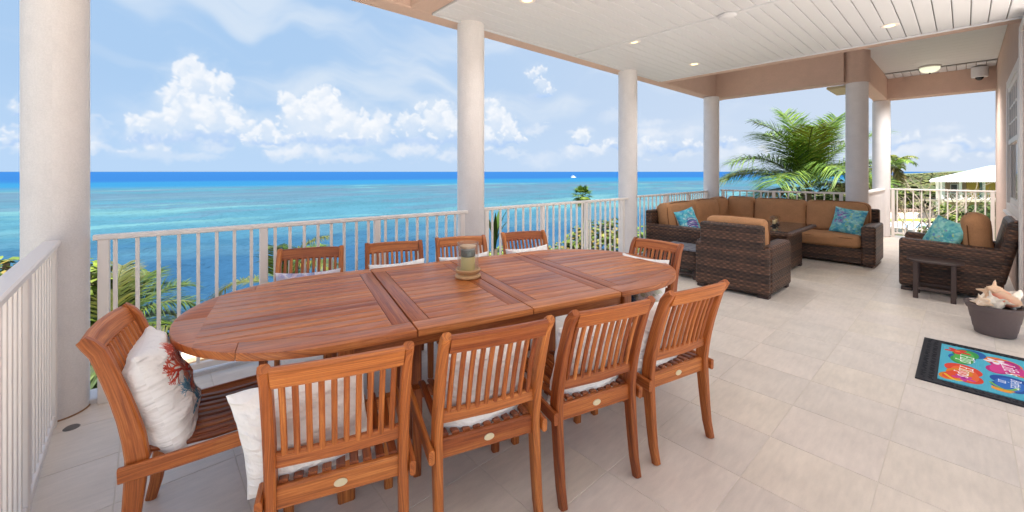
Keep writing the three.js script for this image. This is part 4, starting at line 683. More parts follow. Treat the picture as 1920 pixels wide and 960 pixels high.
{ // door mat
  const t = thing('door_mat', 'black rubber door mat with colourful flip-flop print and white lettering', 'door mat');
  const a0 = 4.06, a1 = 5.10, b0 = -0.40, b1 = 0.235;
  const rubber = std({ color: rgb(40, 40, 46), roughness: 0.75 });
  const pa0 = 4.155, pa1 = 5.02, pb0 = -0.335, pb1 = 0.128;
  part('rubber_tray', [abox(a0, a1, b0, b1, 0, 0.006, 0.002), abox(a0, a1, b1 - 0.012, b1, 0.006, 0.011, 0.002), abox(a0, a1, b0, b0 + 0.012, 0.006, 0.011, 0.002), abox(a0, a0 + 0.012, b0 + 0.012, b1 - 0.012, 0.006, 0.011, 0.002), abox(a1 - 0.012, a1, b0 + 0.012, b1 - 0.012, 0.006, 0.011, 0.002)], rubber, t);
  const curls = []; const curl = (a, b, r, k) => curls.push(put(new THREE.TorusGeometry(r, 0.004, 5, 12, 4.6).rotateX(Math.PI / 2).rotateY(k).toNonIndexed(), a, 0.007, -b));
  for (let i = 0; i < 24; i++) { const a = a0 + 0.04 + i * 0.0418; curl(a, b1 - 0.035, 0.013, i * 1.6); curl(a + 0.015, b1 - 0.075, 0.013, i * 1.6 + 2); }
  for (let i = 0; i < 14; i++) { const b = b0 + 0.04 + i * 0.035; curl(a0 + 0.05, b, 0.012, i * 1.6); curl(a1 - 0.045, b, 0.012, i * 1.6); }
  part('rubber_scrolls', curls, rubber, t);
  const map = canvasTex(1024, 548, (x, w, h) => {
    x.fillStyle = '#4fb4cc'; x.fillRect(0, 0, w, h);
    const R = rng(3); for (let i = 0; i < 260; i++) { x.globalAlpha = 0.12; x.fillStyle = R() < 0.5 ? '#8fd6dc' : '#2a8fb4'; x.fillRect(R() * w, R() * h, 40 + R() * 160, 3 + R() * 8); } x.globalAlpha = 1;
    const sole = (cx, cy, L, W, ang, c1, c2) => { x.save(); x.translate(cx, cy); x.rotate(ang); x.fillStyle = c1; x.beginPath(); x.ellipse(-L * 0.22, 0, L * 0.34, W * 0.56, 0, 0, 6.3); x.ellipse(L * 0.22, 0, L * 0.32, W * 0.48, 0, 0, 6.3); x.fill(); x.fillStyle = c2; x.beginPath(); x.ellipse(L * 0.02, 0, L * 0.45, W * 0.40, 0, 0, 6.3); x.fill(); x.restore(); };
    const flower = (cx, cy, r, c, m) => { x.fillStyle = c; for (let k = 0; k < 5; k++) { x.save(); x.translate(cx, cy); x.rotate(k * 1.2566); x.beginPath(); x.ellipse(r * 0.6, 0, r * 0.6, r * 0.32, 0, 0, 6.3); x.fill(); x.restore(); } x.fillStyle = m; x.beginPath(); x.arc(cx, cy, r * 0.25, 0, 6.3); x.fill(); };
    const strap = (cx, cy, L, ang, c) => { x.save(); x.translate(cx, cy); x.rotate(ang); x.strokeStyle = c; x.lineWidth = 20; x.lineCap = 'round'; x.beginPath(); x.moveTo(-L * 0.05, -L * 0.22); x.quadraticCurveTo(-L * 0.3, -L * 0.12, -L * 0.36, 0); x.quadraticCurveTo(-L * 0.3, L * 0.12, -L * 0.05, L * 0.22); x.stroke(); x.restore(); };
    const words = (s, cx, cy, px, ang) => { x.save(); x.translate(cx, cy); x.rotate(ang); x.fillStyle = '#fff'; x.textAlign = 'center'; x.textBaseline = 'middle'; x.font = 'italic ' + Math.round(px * 1.08) + 'px serif'; s.forEach((q, i) => x.fillText(q, 0, (i - (s.length - 1) / 2) * px * 0.92)); x.restore(); };
    sole(290, 130, 400, 190, -0.42, '#e07a2a', '#d3388a'); sole(330, 175, 380, 150, 0.25, '#b8257a', '#d8408f');
    flower(205, 205, 66, '#f6e9ee', '#f0a030'); words(["Life's"], 345, 130, 104, -0.08);
    sole(735, 150, 340, 200, 0.1, '#1f4fa0', '#2f6fc4'); strap(770, 180, 330, Math.PI, '#7fc04a'); for (let k = 0; k < 5; k++) { x.strokeStyle = k % 2 ? '#f0c838' : '#e8702a'; x.lineWidth = 15; x.beginPath(); x.moveTo(880 + k * 12, 130 + k * 6); x.quadraticCurveTo(910 + k * 12, 190, 870 + k * 12, 250); x.stroke(); }
    words(['Better', 'in'], 700, 150, 72, 0.05);
    sole(230, 385, 400, 170, 0.3, '#1f5fa8', '#2a70b8'); sole(280, 400, 420, 150, 0.12, '#3a9a48', '#58b452'); flower(150, 440, 76, '#d83a30', '#f08a40'); words(['Flip'], 330, 380, 112, 0.0);
    sole(735, 395, 400, 200, -0.1, '#e2432c', '#ee6a34'); sole(815, 450, 330, 130, 0.35, '#e08a20', '#e8502a'); strap(850, 440, 300, Math.PI, '#f2c832'); flower(860, 400, 60, '#d23a9a', '#8a2a90'); words(['Flops'], 690, 390, 104, 0.05);
  });
  const g = new THREE.BufferGeometry(); const y = 0.0105;
  const q = abox(pa0, pa1, pb0, pb1, 0.006, y, 0.001); { const p = q.attributes.position, uv = q.attributes.uv; for (let i = 0; i < p.count; i++) uv.setXY(i, clamp((pa1 - p.getX(i)) / (pa1 - pa0)), clamp((-p.getZ(i) - pb0) / (pb1 - pb0))); for (let i = 0; i < p.count; i++) uv.setY(i, 1 - uv.getY(i)); }
  part('printed_insert', q, std({ map, roughness: 0.95, bumpMap: weaveBump, bumpScale: 0.001 }), t);
}

// ---------------------------------------------------------------- ceiling fittings
for (const [a, b, label] of [[4.42, 2.70, 'small recessed ceiling light beside the ceiling trim strip, nearest the third column'], [6.0, 2.66, 'small recessed ceiling light above the sofa corner'], [6.0, 0.54, 'small recessed ceiling light at the right of the plank ceiling'], [2.61, 2.70, 'recessed ceiling light cut by the top edge, right of the second column']]) {
  const t = thing('downlight', label, 'ceiling light', [a, CEIL, -b], 0, 'recessed ceiling lights');
  part('ring', lathe([[0.045, -0.001], [0.05, -0.006], [0.07, -0.007], [0.078, -0.003], [0.08, 0.001]], 32), whitePaint, t);
  part('lamp', put(new THREE.CylinderGeometry(0.044, 0.044, 0.006, 28).toNonIndexed(), 0, 0.0, 0), std({ color: rgb(255, 236, 190), emissive: rgb(255, 226, 150), emissiveIntensity: 0.9, roughness: 0.5 }), t);
  const l = new THREE.SpotLight(new THREE.Color(1, 0.95, 0.88), a > 5 ? 1.9 : 1.3, 0, 1.15, 0.8); l.position.set(a, CEIL - 0.012, -b); l.target.position.set(a, 0, -b); l.castShadow = true; l.shadow.radius = 4; scene.add(l, l.target);
}
{ const t = thing('junction_cover', 'white oval junction cover on the ceiling trim strip', 'ceiling cover', [4.36, CEIL - 0.014, -1.6]); part('cover', new THREE.SphereGeometry(1, 28, 14).scale(0.075, 0.03, 0.09).toNonIndexed(), whiteVinyl, t); part('rim', put(new THREE.CylinderGeometry(0.085, 0.09, 0.012, 28).toNonIndexed(), 0, 0.004, 0), whiteVinyl, t); }
{ const t = thing('flush_ceiling_light', 'round frosted glass ceiling light in the far bay', 'ceiling light', [11.6, 3.572, -0.46]);
  part('base_plate', lathe([[0, 0], [0.16, 0], [0.165, -0.012], [0.15, -0.03], [0, -0.03]], 36), std({ color: rgb(210, 206, 196), roughness: 0.4, metalness: 0.4 }), t);
  part('glass_bowl', lathe([[0.15, -0.03], [0.142, -0.07], [0.11, -0.105], [0.06, -0.125], [0, -0.13]], 36), std({ color: rgb(236, 240, 226), roughness: 0.25, emissive: rgb(236, 246, 214), emissiveIntensity: 0.22 }), t); part('finial', put(new THREE.SphereGeometry(0.014, 12, 8).toNonIndexed(), 0, -0.14, 0), blackMetal, t);
  const l = new THREE.SpotLight(new THREE.Color(1, 1, 0.97), 10, 0, 1.2, 0.8); l.position.set(11.6, 3.42, -0.46); l.target.position.set(11.6, 0, -0.46); scene.add(l.target); l.castShadow = true; l.shadow.radius = 6; scene.add(l); }
{ const t = thing('security_camera', 'white drum-shaped security camera on the far beam near the house wall', 'security camera', [12.12, 3.42, 0.2]);
  part('drum', lathe([[0, 0.1], [0.10, 0.1], [0.115, 0.09], [0.115, -0.09], [0.105, -0.1], [0, -0.1]], 36), whiteVinyl, t); part('dome', put(new THREE.SphereGeometry(0.06, 20, 12).toNonIndexed(), 0, -0.1, 0), std({ color: rgb(40, 40, 44), roughness: 0.15 }), t);
  part('bracket', [box(-0.02, 0.2, -0.03, 0.03, -0.03, 0.03), box(-0.03, 0.03, 0.1, 0.18, -0.03, 0.03)], whiteVinyl, t); }

// ---------------------------------------------------------------- sea
const SEA = -6;
const shore = (a) => a < 20 ? 21.5 + 1.2 * Math.sin(a * 0.35) : a < 260 ? 21.5 + (a - 20) * 0.085 + 1.5 * Math.sin(a * 0.09) : 42 - (a - 260) * 0.02;
{
  const rs = [0]; for (let r = 4; r < 15;) rs.push(r *= 1.06); for (let r = 15; r < 170; r *= 1.0075) rs.push(r); for (let r = 170; r < 40000; r *= 1.04) rs.push(r);
  const ths = []; for (let i = 0; i <= 620; i++) ths.push(TH - 0.98 + i / 620 * 1.96); for (let i = 1; i <= 110; i++) ths.push(TH + 0.98 + i / 110 * (2 * Math.PI - 1.96));
  const na = ths.length - 1, pos = [], col = [], uv = [], idx = [];
  const deep = [0.012, 0.056, 0.150], azure = [0.014, 0.082, 0.158], turq = [0.032, 0.092, 0.126], pale = [0.062, 0.138, 0.148], near = [0.015, 0.047, 0.091], reef = [0.044, 0.078, 0.112];
  const L3 = (A, B, t) => [0, 1, 2].map((i) => mix(A[i], B[i], t));
  for (const r of rs) for (let i = 0; i <= na; i++) {
    const th = ths[i], a = r * Math.cos(th), b = r * Math.sin(th), fade = sstep(14, 18, r) * (1 - sstep(120, 170, r));
    const cr = fade > 0 ? 1 - Math.abs(2 * fbm(a / 2.6 + b * 0.12 + 60, b / 1.25 + 60, 3, 91) - 1) : 0, sw = fade > 0 ? fbm(a / 9 + 80, b / 4 + 80, 2, 95) : 0;
    pos.push(a, SEA + fade * (0.5 * (cr - 0.6) + 0.5 * (sw - 0.5)), -b); uv.push(a, b);
    const d = Math.max(0, a * CS + b * SN), q = Math.max(0, 0.5 * b + 0.5 * d) * (0.85 + 0.3 * fbm(a / 160 + 9, b / 90 + 9, 3, 71)), n = fbm(a / 44 + 50, b / 17 + 50, 5, 72), n2 = fbm(a / 16 + 50, b / 7 + 50, 4, 73), n3 = fbm(a / 300 + 90, b / 120 + 90, 4, 74);
    let c = L3(near, turq, sstep(34, 72, q + 30 * (n2 - 0.5)));
    c = L3(c, pale, sstep(0.54, 0.72, n) * sstep(40, 70, q) * 0.75); c = L3(c, reef, sstep(0.54, 0.66, n2) * 0.6 * sstep(20, 90, q)); c = L3(c, reef, sstep(80, 140, q) * (1 - sstep(200, 260, q)) * 0.8 * sstep(0.36, 0.6, fbm(a / 30 + 70, b / 22 + 70, 5, 77))); { const k = 0.86 + 0.28 * fbm(a / 7 + 30, b / 4 + 30, 4, 79); c = c.map((v) => v * k); }
    c = L3(c, azure, sstep(190, 270, q)); c = L3(c, deep, sstep(270, 460, q + 120 * (n3 - 0.5)));
    col.push(...c);
  }
  const n1 = na + 1; for (let j = 0; j + 1 < rs.length; j++) for (let i = 0; i < na; i++) { const p = j * n1 + i; idx.push(p, p + n1, p + n1 + 1, p, p + n1 + 1, p + 1); }
  const g = new THREE.BufferGeometry(); g.setAttribute('position', new THREE.Float32BufferAttribute(pos, 3)); g.setAttribute('color', new THREE.Float32BufferAttribute(col, 3)); g.setAttribute('uv', new THREE.Float32BufferAttribute(uv, 2)); g.setIndex(idx); g.computeVertexNormals();
  const wave = tex(1024, 1024, (x, y) => { const u = x / 1024, v = y / 1024; return grey(255 * clamp(0.5 * fbm(u * 9 + fbm(u * 4, v * 4, 3, 5, 4, 4) * 0.8, v * 20, 4, 33, 9, 20) + 0.35 * (1 - Math.abs(2 * fbm(u * 18, v * 40, 4, 35, 18, 40) - 1)) + 0.15 * fbm(u * 60, v * 120, 3, 37, 60, 120))); }, { data: true, rep: [1 / 26, 1 / 26] });
  wave.rotation = 0.35;
  struct('sea', g, new THREE.MeshPhysicalMaterial({ vertexColors: true, roughness: 0.16, bumpMap: wave, bumpScale: 0.7, specularIntensity: 0, ior: 1.33 }));
}
// ---------------------------------------------------------------- land
const landH = (a, b) => {
  const s = shore(a) - b; let h = mix(-7.2, -4.9, sstep(-2, 9, s)); h += sstep(8, 40, s) * 0.5 + (fbm(a / 30 + 20, b / 30 + 20, 3, 8) - 0.5) * 0.5 * sstep(4, 12, s);
  h = mix(h, -8, sstep(880, 1000, a)); if (a > 70 && a < 880) h += sstep(70, 300, a) * 0.8; return h;
};
{
  const as = []; for (let a = -120; a < 60; a += 3) as.push(a); for (let a = 60; a < 1100; a *= 1.05) as.push(a); const bs = []; for (let b = -500; b < -40; b += 20) bs.push(b); for (let b = -40; b <= 60; b += 1.5) bs.push(b);
  const pos = [], col = [], idx = [], uv = [];
  for (const a of as) for (const b of bs) {
    pos.push(a, landH(a, b), -b); uv.push(a * 0.4, b * 0.4); const s = shore(a) - b, n = fbm(a / 6 + 30, b / 6 + 30, 4, 21);
    let c = [0.30, 0.26, 0.20]; const gr = [0.055, 0.065, 0.02]; const k = sstep(9, 16, s + 8 * (n - 0.5)) * (a > 16 || b < -14 ? 1 : 0.25); c = [0, 1, 2].map((i) => mix(c[i], gr[i], k)); const wet = 1 - sstep(0, 4, s + 3 * (n - 0.5)); c = [0, 1, 2].map((i) => mix(c[i], [0.11, 0.11, 0.085][i], wet)); col.push(...c.map((v) => v * (0.85 + 0.3 * n)));
  }
  const nb = bs.length; for (let i = 0; i + 1 < as.length; i++) for (let j = 0; j + 1 < nb; j++) { const p = i * nb + j; idx.push(p, p + nb, p + nb + 1, p, p + nb + 1, p + 1); }
  const g = new THREE.BufferGeometry(); g.setAttribute('position', new THREE.Float32BufferAttribute(pos, 3)); g.setAttribute('color', new THREE.Float32BufferAttribute(col, 3)); g.setAttribute('uv', new THREE.Float32BufferAttribute(uv, 2)); g.setIndex(idx); g.computeVertexNormals();
  struct('ground', g, std({ vertexColors: true, roughness: 0.95, bumpMap: stuccoBump, bumpScale: 0.12 }));
}
// leaves: many small faces, each with a tone of its own
function leafMass(blobs, n, size, cols, seed, flat = 0.5) {
  const R = rng(seed), pos = [], col = [], nor = [], tot = blobs.reduce((s, b) => s + b[3] * b[4] * b[5], 0);
  for (const [cx, cy, cz, rx, ry, rz] of blobs) {
    const m = Math.ceil(n * rx * ry * rz / tot);
    for (let i = 0; i < m; i++) {
      let v; do { v = V(R() * 2 - 1, R() * 2 - 1, R() * 2 - 1); } while (v.lengthSq() > 1 || v.lengthSq() < 0.25 && R() < 0.75);
      const p = V(cx + v.x * rx, cy + v.y * ry, cz + v.z * rz), nn = V(R() - 0.5, flat + R() * 0.6, R() - 0.5).addScaledVector(v, 0.5).normalize(), e1 = V().crossVectors(nn, V(R() - 0.5, R() - 0.5, R() - 0.5)).normalize(), e2 = V().crossVectors(nn, e1), s = size * (0.6 + R() * 0.7), c = cols[Math.floor(R() * cols.length)], k = 0.75 + R() * 0.5;
      const q = [[-1, 0], [-0.35, 0.62], [0.5, 0.5], [1, 0], [0.5, -0.5], [-0.35, -0.62]].map(([u, w], kk) => p.clone().addScaledVector(e1, u * s).addScaledVector(e2, w * s).addScaledVector(nn, kk === 3 || kk === 0 ? -0.18 * s : 0.05 * s));
      for (const [x, y, z] of [[0, 1, 5], [1, 2, 5], [2, 4, 5], [2, 3, 4]]) for (const o of [q[x], q[z], q[y]]) { pos.push(o.x, o.y, o.z); nor.push(nn.x, nn.y, nn.z); col.push(c.r * k, c.g * k, c.b * k); }
    }
  }
  const g = new THREE.BufferGeometry(); g.setAttribute('position', new THREE.Float32BufferAttribute(pos, 3)); g.computeVertexNormals(); g.setAttribute('color', new THREE.Float32BufferAttribute(col, 3)); g.setAttribute('uv', new THREE.Float32BufferAttribute(new Float32Array(pos.length / 3 * 2), 2)); return g;
}
const dim = (o, k) => { for (const q of Object.values(o)) for (const c of q) c.multiplyScalar(k); return o; };
const G = dim({ grape: [rgb(104, 128, 40), rgb(126, 146, 50), rgb(84, 108, 36), rgb(150, 160, 70), rgb(160, 140, 60)], green: [rgb(66, 96, 30), rgb(84, 116, 38), rgb(104, 132, 46), rgb(54, 82, 28)], lime: [rgb(126, 150, 44), rgb(150, 168, 56), rgb(104, 134, 40)], scrub: [rgb(104, 116, 40), rgb(132, 134, 50), rgb(84, 102, 36), rgb(148, 140, 62)], hedge: [rgb(96, 124, 36), rgb(128, 146, 44), rgb(70, 98, 30), rgb(160, 158, 54)] }, 0.5);
function bush(name, label, cat, blobs, n, size, cols, seed, stems) {
  const t = thing(name, label, cat), R = rng(seed + 1), [c0] = blobs;
  part('foliage', leafMass(blobs, n, size, cols, seed), foliage, t);
  const st = []; for (const b of blobs.slice(0, stems || 4)) { const gy = Math.min(landH(b[0], -b[2]), b[1] - b[4]); st.push(tube([V(b[0] + (R() - 0.5) * 0.5, gy - 0.1, b[2] + (R() - 0.5) * 0.5), V(b[0] + (R() - 0.5) * 0.4, (gy + b[1]) / 2, b[2]), V(b[0], b[1] + b[4] * 0.4, b[2])], 0.05, 8, 6)); }
  part('stem', st, bark, t); return t;
}
const at = (x, y, d) => { const r = (x - CX) / F * d, [a, b] = FR(r, d); return V(a, EYE - (y - HOR) / F * d, -b); };   // where a sight line reaches a depth
const blobAt = (x, y, d, rx, ry, rz) => { const p = at(x, y, d); return [p.x, p.y, p.z, rx, ry, rz ?? rx]; };
// ---------------------------------------------------------------- palms
function frondGeo(len, rise, droop, leafLen, n, cols, seed, o = {}) {
  const R = rng(seed), pos = [], col = [], nor = [], pts = []; let p = V(0, 0, 0), ang = rise; const seg = 14;
  for (let i = 0; i <= seg; i++) { pts.push(p.clone()); p = p.clone().add(V(0, Math.sin(ang), Math.cos(ang)).multiplyScalar(len / seg)); ang -= droop / seg * (0.5 + i / seg); }
  const cv = new THREE.CatmullRomCurve3(pts), rach = tube(pts, 0.016, 14, 4); { const q = rach.attributes.position; paint(rach, o.rach || rgb(96, 102, 40).multiplyScalar(0.6)); }
  const tri = (A, B, C, nn, c) => { for (const v of [A, B, C]) { pos.push(v.x, v.y, v.z); nor.push(nn.x, nn.y, nn.z); col.push(c.r, c.g, c.b); } };
  for (let i = 0; i < n; i++) for (const s of [-1, 1]) {
    const u = 0.14 + 0.86 * (i + R() * 0.6) / n, b = cv.getPoint(Math.min(1, u)), tg = cv.getTangent(Math.min(1, u)), side = V(s, 0, 0), L = leafLen * (0.45 + 0.75 * Math.sin(Math.PI * Math.pow(u, 0.8) * 0.92)) * (0.85 + R() * 0.3);
    const upv = V().crossVectors(tg, V(1, 0, 0)).normalize(), dir = side.clone().multiplyScalar(0.78 + (R() - 0.5) * 0.25).addScaledVector(tg, 0.62).addScaledVector(upv, (o.vee ?? 0.25) + (R() - 0.5) * 0.3).normalize();
    const w = (o.w || 0.026) * (0.8 + R() * 0.4), wd = V().crossVectors(dir, upv).normalize().multiplyScalar(w), hang = (o.hang ?? 0.35) * (0.6 + R() * 0.8);
    const m = b.clone().addScaledVector(dir, L * 0.5).add(V(0, -hang * L * 0.16, 0)), e = b.clone().addScaledVector(dir, L * 0.92).add(V(0, -hang * L * 0.62, 0)), c0 = cols[Math.floor(R() * cols.length)], k = 0.8 + R() * 0.4, c = c0.clone().multiplyScalar(k), nn = upv.clone().addScaledVector(side, (R() - 0.5) * 0.5).normalize();
    const b0 = b.clone().addScaledVector(wd, 0.6), b1 = b.clone().addScaledVector(wd, -0.6), m0 = m.clone().add(wd), m1 = m.clone().sub(wd); tri(b0, b1, m1, nn, c); tri(b0, m1, m0, nn, c); tri(m0, m1, e, nn, c);
  }
  const g = new THREE.BufferGeometry(); g.setAttribute('position', new THREE.Float32BufferAttribute(pos, 3)); g.computeVertexNormals(); g.setAttribute('uv', new THREE.Float32BufferAttribute(new Float32Array(pos.length / 3 * 2), 2)); g.setAttribute('color', new THREE.Float32BufferAttribute(col, 3));
  return merge([g, rach]);
}
function palm(label, crown, fronds, trunkR, seed, name = 'coconut_palm') {
  const t = thing(name, label, 'palm tree', [crown.x, crown.y, crown.z]), R = rng(seed), gy = landH(crown.x, -crown.z) - crown.y;
  const lean = V((R() - 0.5) * 0.6, 0, (R() - 0.5) * 0.6), tk = []; for (let i = 0; i <= 10; i++) { const k = i / 10; tk.push(V(lean.x * k * k, -0.05 + (gy + 0.05) * k, lean.z * k * k)); }
  const tg = new THREE.TubeGeometry(new THREE.CatmullRomCurve3(tk), 60, trunkR, 10).toNonIndexed(); part('trunk', tg, bark, t);
  fronds.forEach(([az, rise, droop, len, ll, cols, o], i) => { const m = part('frond', frondGeo(len, rise, droop, ll * 1.25, Math.round((40 + len * 16) * (o?.dense || 1)), cols, seed * 31 + i, o || {}), foliage, t); m.rotation.y = az; });
  return t;
}
const PG = dim({ p: [rgb(64, 94, 20), rgb(82, 110, 26), rgb(106, 130, 34), rgb(50, 78, 20)] }, 0.95).p, PY = dim({ p: [rgb(134, 142, 44), rgb(158, 158, 58), rgb(112, 130, 40)] }, 0.5).p, PB = dim({ p: [rgb(120, 104, 52), rgb(150, 130, 70)] }, 0.5).p;
// direction helper: azimuth for a frond that leaves to the right (0), towards the viewer (-90), to the left (180) in the picture
const fa = (deg) => FAR_TURN + Math.PI / 2 - deg * rad;
const RIGHT = (deg) => { const r = deg * rad, a = Math.cos(r) * SN + Math.sin(r) * CS, b = -Math.cos(r) * CS + Math.sin(r) * SN; return Math.atan2(a, -b); };
{
  const c = at(1512, 352, 15); const F1 = [];
  const add = (deg, rise, droop, len, ll, cols, o) => F1.push([RIGHT(deg), rise * rad, droop, len, ll, cols, o]);
  add(150, 78, 1.5, 3.1, 0.75, PG, { hang: 0.6 }); add(200, 62, 1.5, 3.0, 0.8, PG, { hang: 0.7 }); add(175, 45, 1.7, 2.9, 0.8, PG, { hang: 0.8 }); add(165, 22, 1.3, 3.0, 0.7, PY, { hang: 0.8 });
  add(100, 82, 0.9, 3.0, 0.7, PG, { hang: 0.4 }); add(240, 72, 1.4, 2.7, 0.75, PY, { hang: 0.7 }); add(40, 66, 1.1, 3.0, 0.75, PG, { hang: 0.5 }); add(10, 74, 0.9, 2.9, 0.75, PG, { hang: 0.4 }); add(-20, 58, 1.2, 2.9, 0.75, PG, { hang: 0.6 });
  add(-10, 34, 1.2, 2.8, 0.8, PG, { hang: 0.6 }); add(-60, 30, 1.6, 2.4, 0.8, PG, { hang: 0.9 }); add(-100, 44, 1.9, 2.4, 0.8, PG, { hang: 0.9 }); add(215, 30, 1.7, 2.6, 0.8, PG, { hang: 0.9 }); add(20, 8, 1.2, 2.6, 0.75, PG, { hang: 0.8 }); add(60, 40, 1.3, 2.8, 0.75, PG, { hang: 0.7 }); add(130, 30, 1.5, 2.8, 0.75, PG, { hang: 0.8 }); add(-35, 10, 1.4, 2.4, 0.8, PB, { hang: 1 }); add(185, -2, 1.0, 2.6, 0.7, PB, { hang: 1 });
  palm('big coconut palm with long arching fronds behind the corner sofa', c, F1.map((f) => [f[0], f[1] + 0.1, f[2] * 0.88, f[3] * 1.04, f[4] * 1.25, f[5].map((k) => k.clone().multiplyScalar(1.15))]).map((f, i) => [...f.slice(0, 6), { hang: (F1[i][6].hang || 0.4) * 0.8, w: 0.0125, dense: 1.35 }]), 0.16, 3);
}
{
  const F2 = [], R = rng(9); for (let i = 0; i < 14; i++) F2.push([RIGHT(i * 47 + R() * 20), (70 - (i % 6) * 20) * rad, 1.5 + R() * 0.6, 2.0 + R() * 0.5, 0.5, (i % 6 > 3 ? PB : i % 2 ? PG : PY).map((c) => c.clone().multiplyScalar(1.5)), { hang: 0.9, w: 0.03 }]);
  palm('small distant coconut palm right of the far column', at(1679, 312, 46), F2, 0.2, 4);
}
{
  const F3 = [], R = rng(19); const add = (deg, rise, droop, len, ll, cols, o) => F3.push([RIGHT(deg), rise * rad, droop, len, ll, cols, o]);
  add(100, 60, 1.0, 1.9, 0.6, PG); add(60, 52, 1.2, 1.9, 0.6, PG); add(20, 46, 1.3, 1.9, 0.6, PG, { hang: 0.6 }); add(150, 50, 1.2, 1.8, 0.6, PG); add(-5, 18, 0.5, 2.1, 0.55, PY, { hang: 0.8 }); add(-40, 10, 1.6, 1.8, 0.6, PG, { hang: 0.9 }); add(190, 30, 1.2, 1.7, 0.6, PG); add(-80, -10, 1.4, 1.6, 0.6, PG, { hang: 1 }); add(240, 0, 1.5, 1.6, 0.55, PB, { hang: 1 }); add(120, 74, 0.8, 1.8, 0.55, PY); add(75, 20, 1.3, 1.8, 0.6, PG); add(-20, 36, 1.4, 1.9, 0.6, PG, { hang: 0.7 });
  palm('young coconut palm below the railing, beside the left column', at(205, 625, 6.4), F3.map((f) => [...f.slice(0, 3), f[3] * 0.64, f[4] * 0.7, f[5].map((c) => c.clone().multiplyScalar(0.5)), { ...f[6], w: 0.009, dense: 1.5 }]), 0.1, 5);
  const F4 = []; const R4 = rng(23); for (let i = 0; i < 9; i++) F4.push([RIGHT(i * 57 + R4() * 20), (70 - (i % 5) * 17) * rad, 1.2 + R4() * 0.5, 2.0, 0.55, i % 3 ? PG : PY, { hang: 0.6 }]);
  palm('young coconut palm below the railing, seen behind the leftmost sea-side chair', at(520, 535, 11), F4.map((f) => [...f.slice(0, 4), f[4] * 0.8, f[5].map((c) => c.clone().multiplyScalar(0.7)), { ...f[6], w: 0.011, dense: 1.4 }]), 0.1, 6);
}
{ // fan palm standing above the bushes
  const c = at(1092, 366, 24), t = thing('fan_palm', 'slender fan palm standing against the sea, right of the second column', 'palm tree', [c.x, c.y, c.z]), gy = landH(c.x, -c.z) - c.y, R = rng(41);
  part('trunk', tube([V(0, -0.1, 0), V(0.05, gy * 0.5, 0.05), V(0, gy, 0)], 0.1, 20, 8), bark, t);
  for (let i = 0; i < 34; i++) {
    const el = mix(-1.25, 1.35, i / 34) + (R() - 0.5) * 0.3, az = i * 2.4, dead = el < -0.75, c0 = dead ? PB[i % 2] : PG[i % 4], g = []; const pos = [], nor = [], col = [], d = V(Math.cos(az) * Math.cos(el), Math.sin(el), Math.sin(az) * Math.cos(el)), s = V().crossVectors(d, V(0, 1, 0)).normalize(), u = V().crossVectors(s, d), st = d.clone().multiplyScalar(0.32);
    for (let k = -7; k <= 7; k++) { const a = k * 0.2, q = d.clone().multiplyScalar(Math.cos(a)).addScaledVector(s, Math.sin(a)), L = 0.5 * (1 - 0.02 * k * k * 0.4), w = V().crossVectors(q, u).multiplyScalar(0.024), e = st.clone().addScaledVector(q, L).add(V(0, -0.10 - 0.05 * R(), 0)), m = st.clone().addScaledVector(q, L * 0.55), cc = c0.clone().multiplyScalar(0.8 + R() * 0.4); for (const [A, B, C] of [[st, m.clone().add(w), m.clone().sub(w)], [m.clone().add(w), e, m.clone().sub(w)]]) for (const v of [A, B, C]) { pos.push(v.x, v.y, v.z); nor.push(u.x, u.y, u.z); col.push(cc.r, cc.g, cc.b); } }
    const ge = new THREE.BufferGeometry(); ge.setAttribute('position', new THREE.Float32BufferAttribute(pos, 3)); ge.computeVertexNormals(); ge.setAttribute('uv', new THREE.Float32BufferAttribute(new Float32Array(pos.length / 3 * 2), 2)); ge.setAttribute('color', new THREE.Float32BufferAttribute(col, 3));
    part('leaf', [ge, paint(tube([V(0, 0, 0), st.clone().multiplyScalar(0.5), st], 0.008, 3, 3), c0)], foliage, t);
  }
}
// bushes seen through and over the railings
bush('sea_grape_bush', 'sea grape bush behind the railing, left of the third column', 'bush', [blobAt(1120, 470, 17, 1.5, 1.3), blobAt(1090, 455, 18, 0.7, 0.7), blobAt(1145, 432, 17, 0.6, 0.55), blobAt(1060, 490, 17, 1.1, 0.8), blobAt(1030, 480, 17, 0.8, 0.5)], 2600, 0.12, G.grape, 101);
bush('sea_grape_bush', 'sea grape bush low behind the sofa arm, right of the third column', 'bush', [blobAt(1212, 465, 15, 1.0, 0.85), blobAt(1260, 480, 15, 1.0, 0.7)], 1100, 0.11, G.lime, 102);
bush('sea_grape_bush', 'sea grape bush below the railing right of the second column', 'bush', [blobAt(940, 500, 14, 0.8, 0.7), blobAt(985, 498, 15, 0.9, 0.6)], 900, 0.11, G.lime, 103);
bush('sea_grape_bush', 'sea grape leaves at the left edge beyond the side railing', 'bush', [blobAt(-12, 530, 7.5, 0.6, 0.5), blobAt(12, 500, 7.5, 0.16, 0.16), blobAt(40, 520, 7.8, 0.3, 0.24)], 420, 0.075, G.grape, 104);
bush('sea_grape_bush', 'yellow-green leaves right behind the left column', 'bush', [blobAt(168, 560, 6.6, 0.35, 0.7), blobAt(176, 520, 6.8, 0.2, 0.35)], 360, 0.07, G.lime, 105);
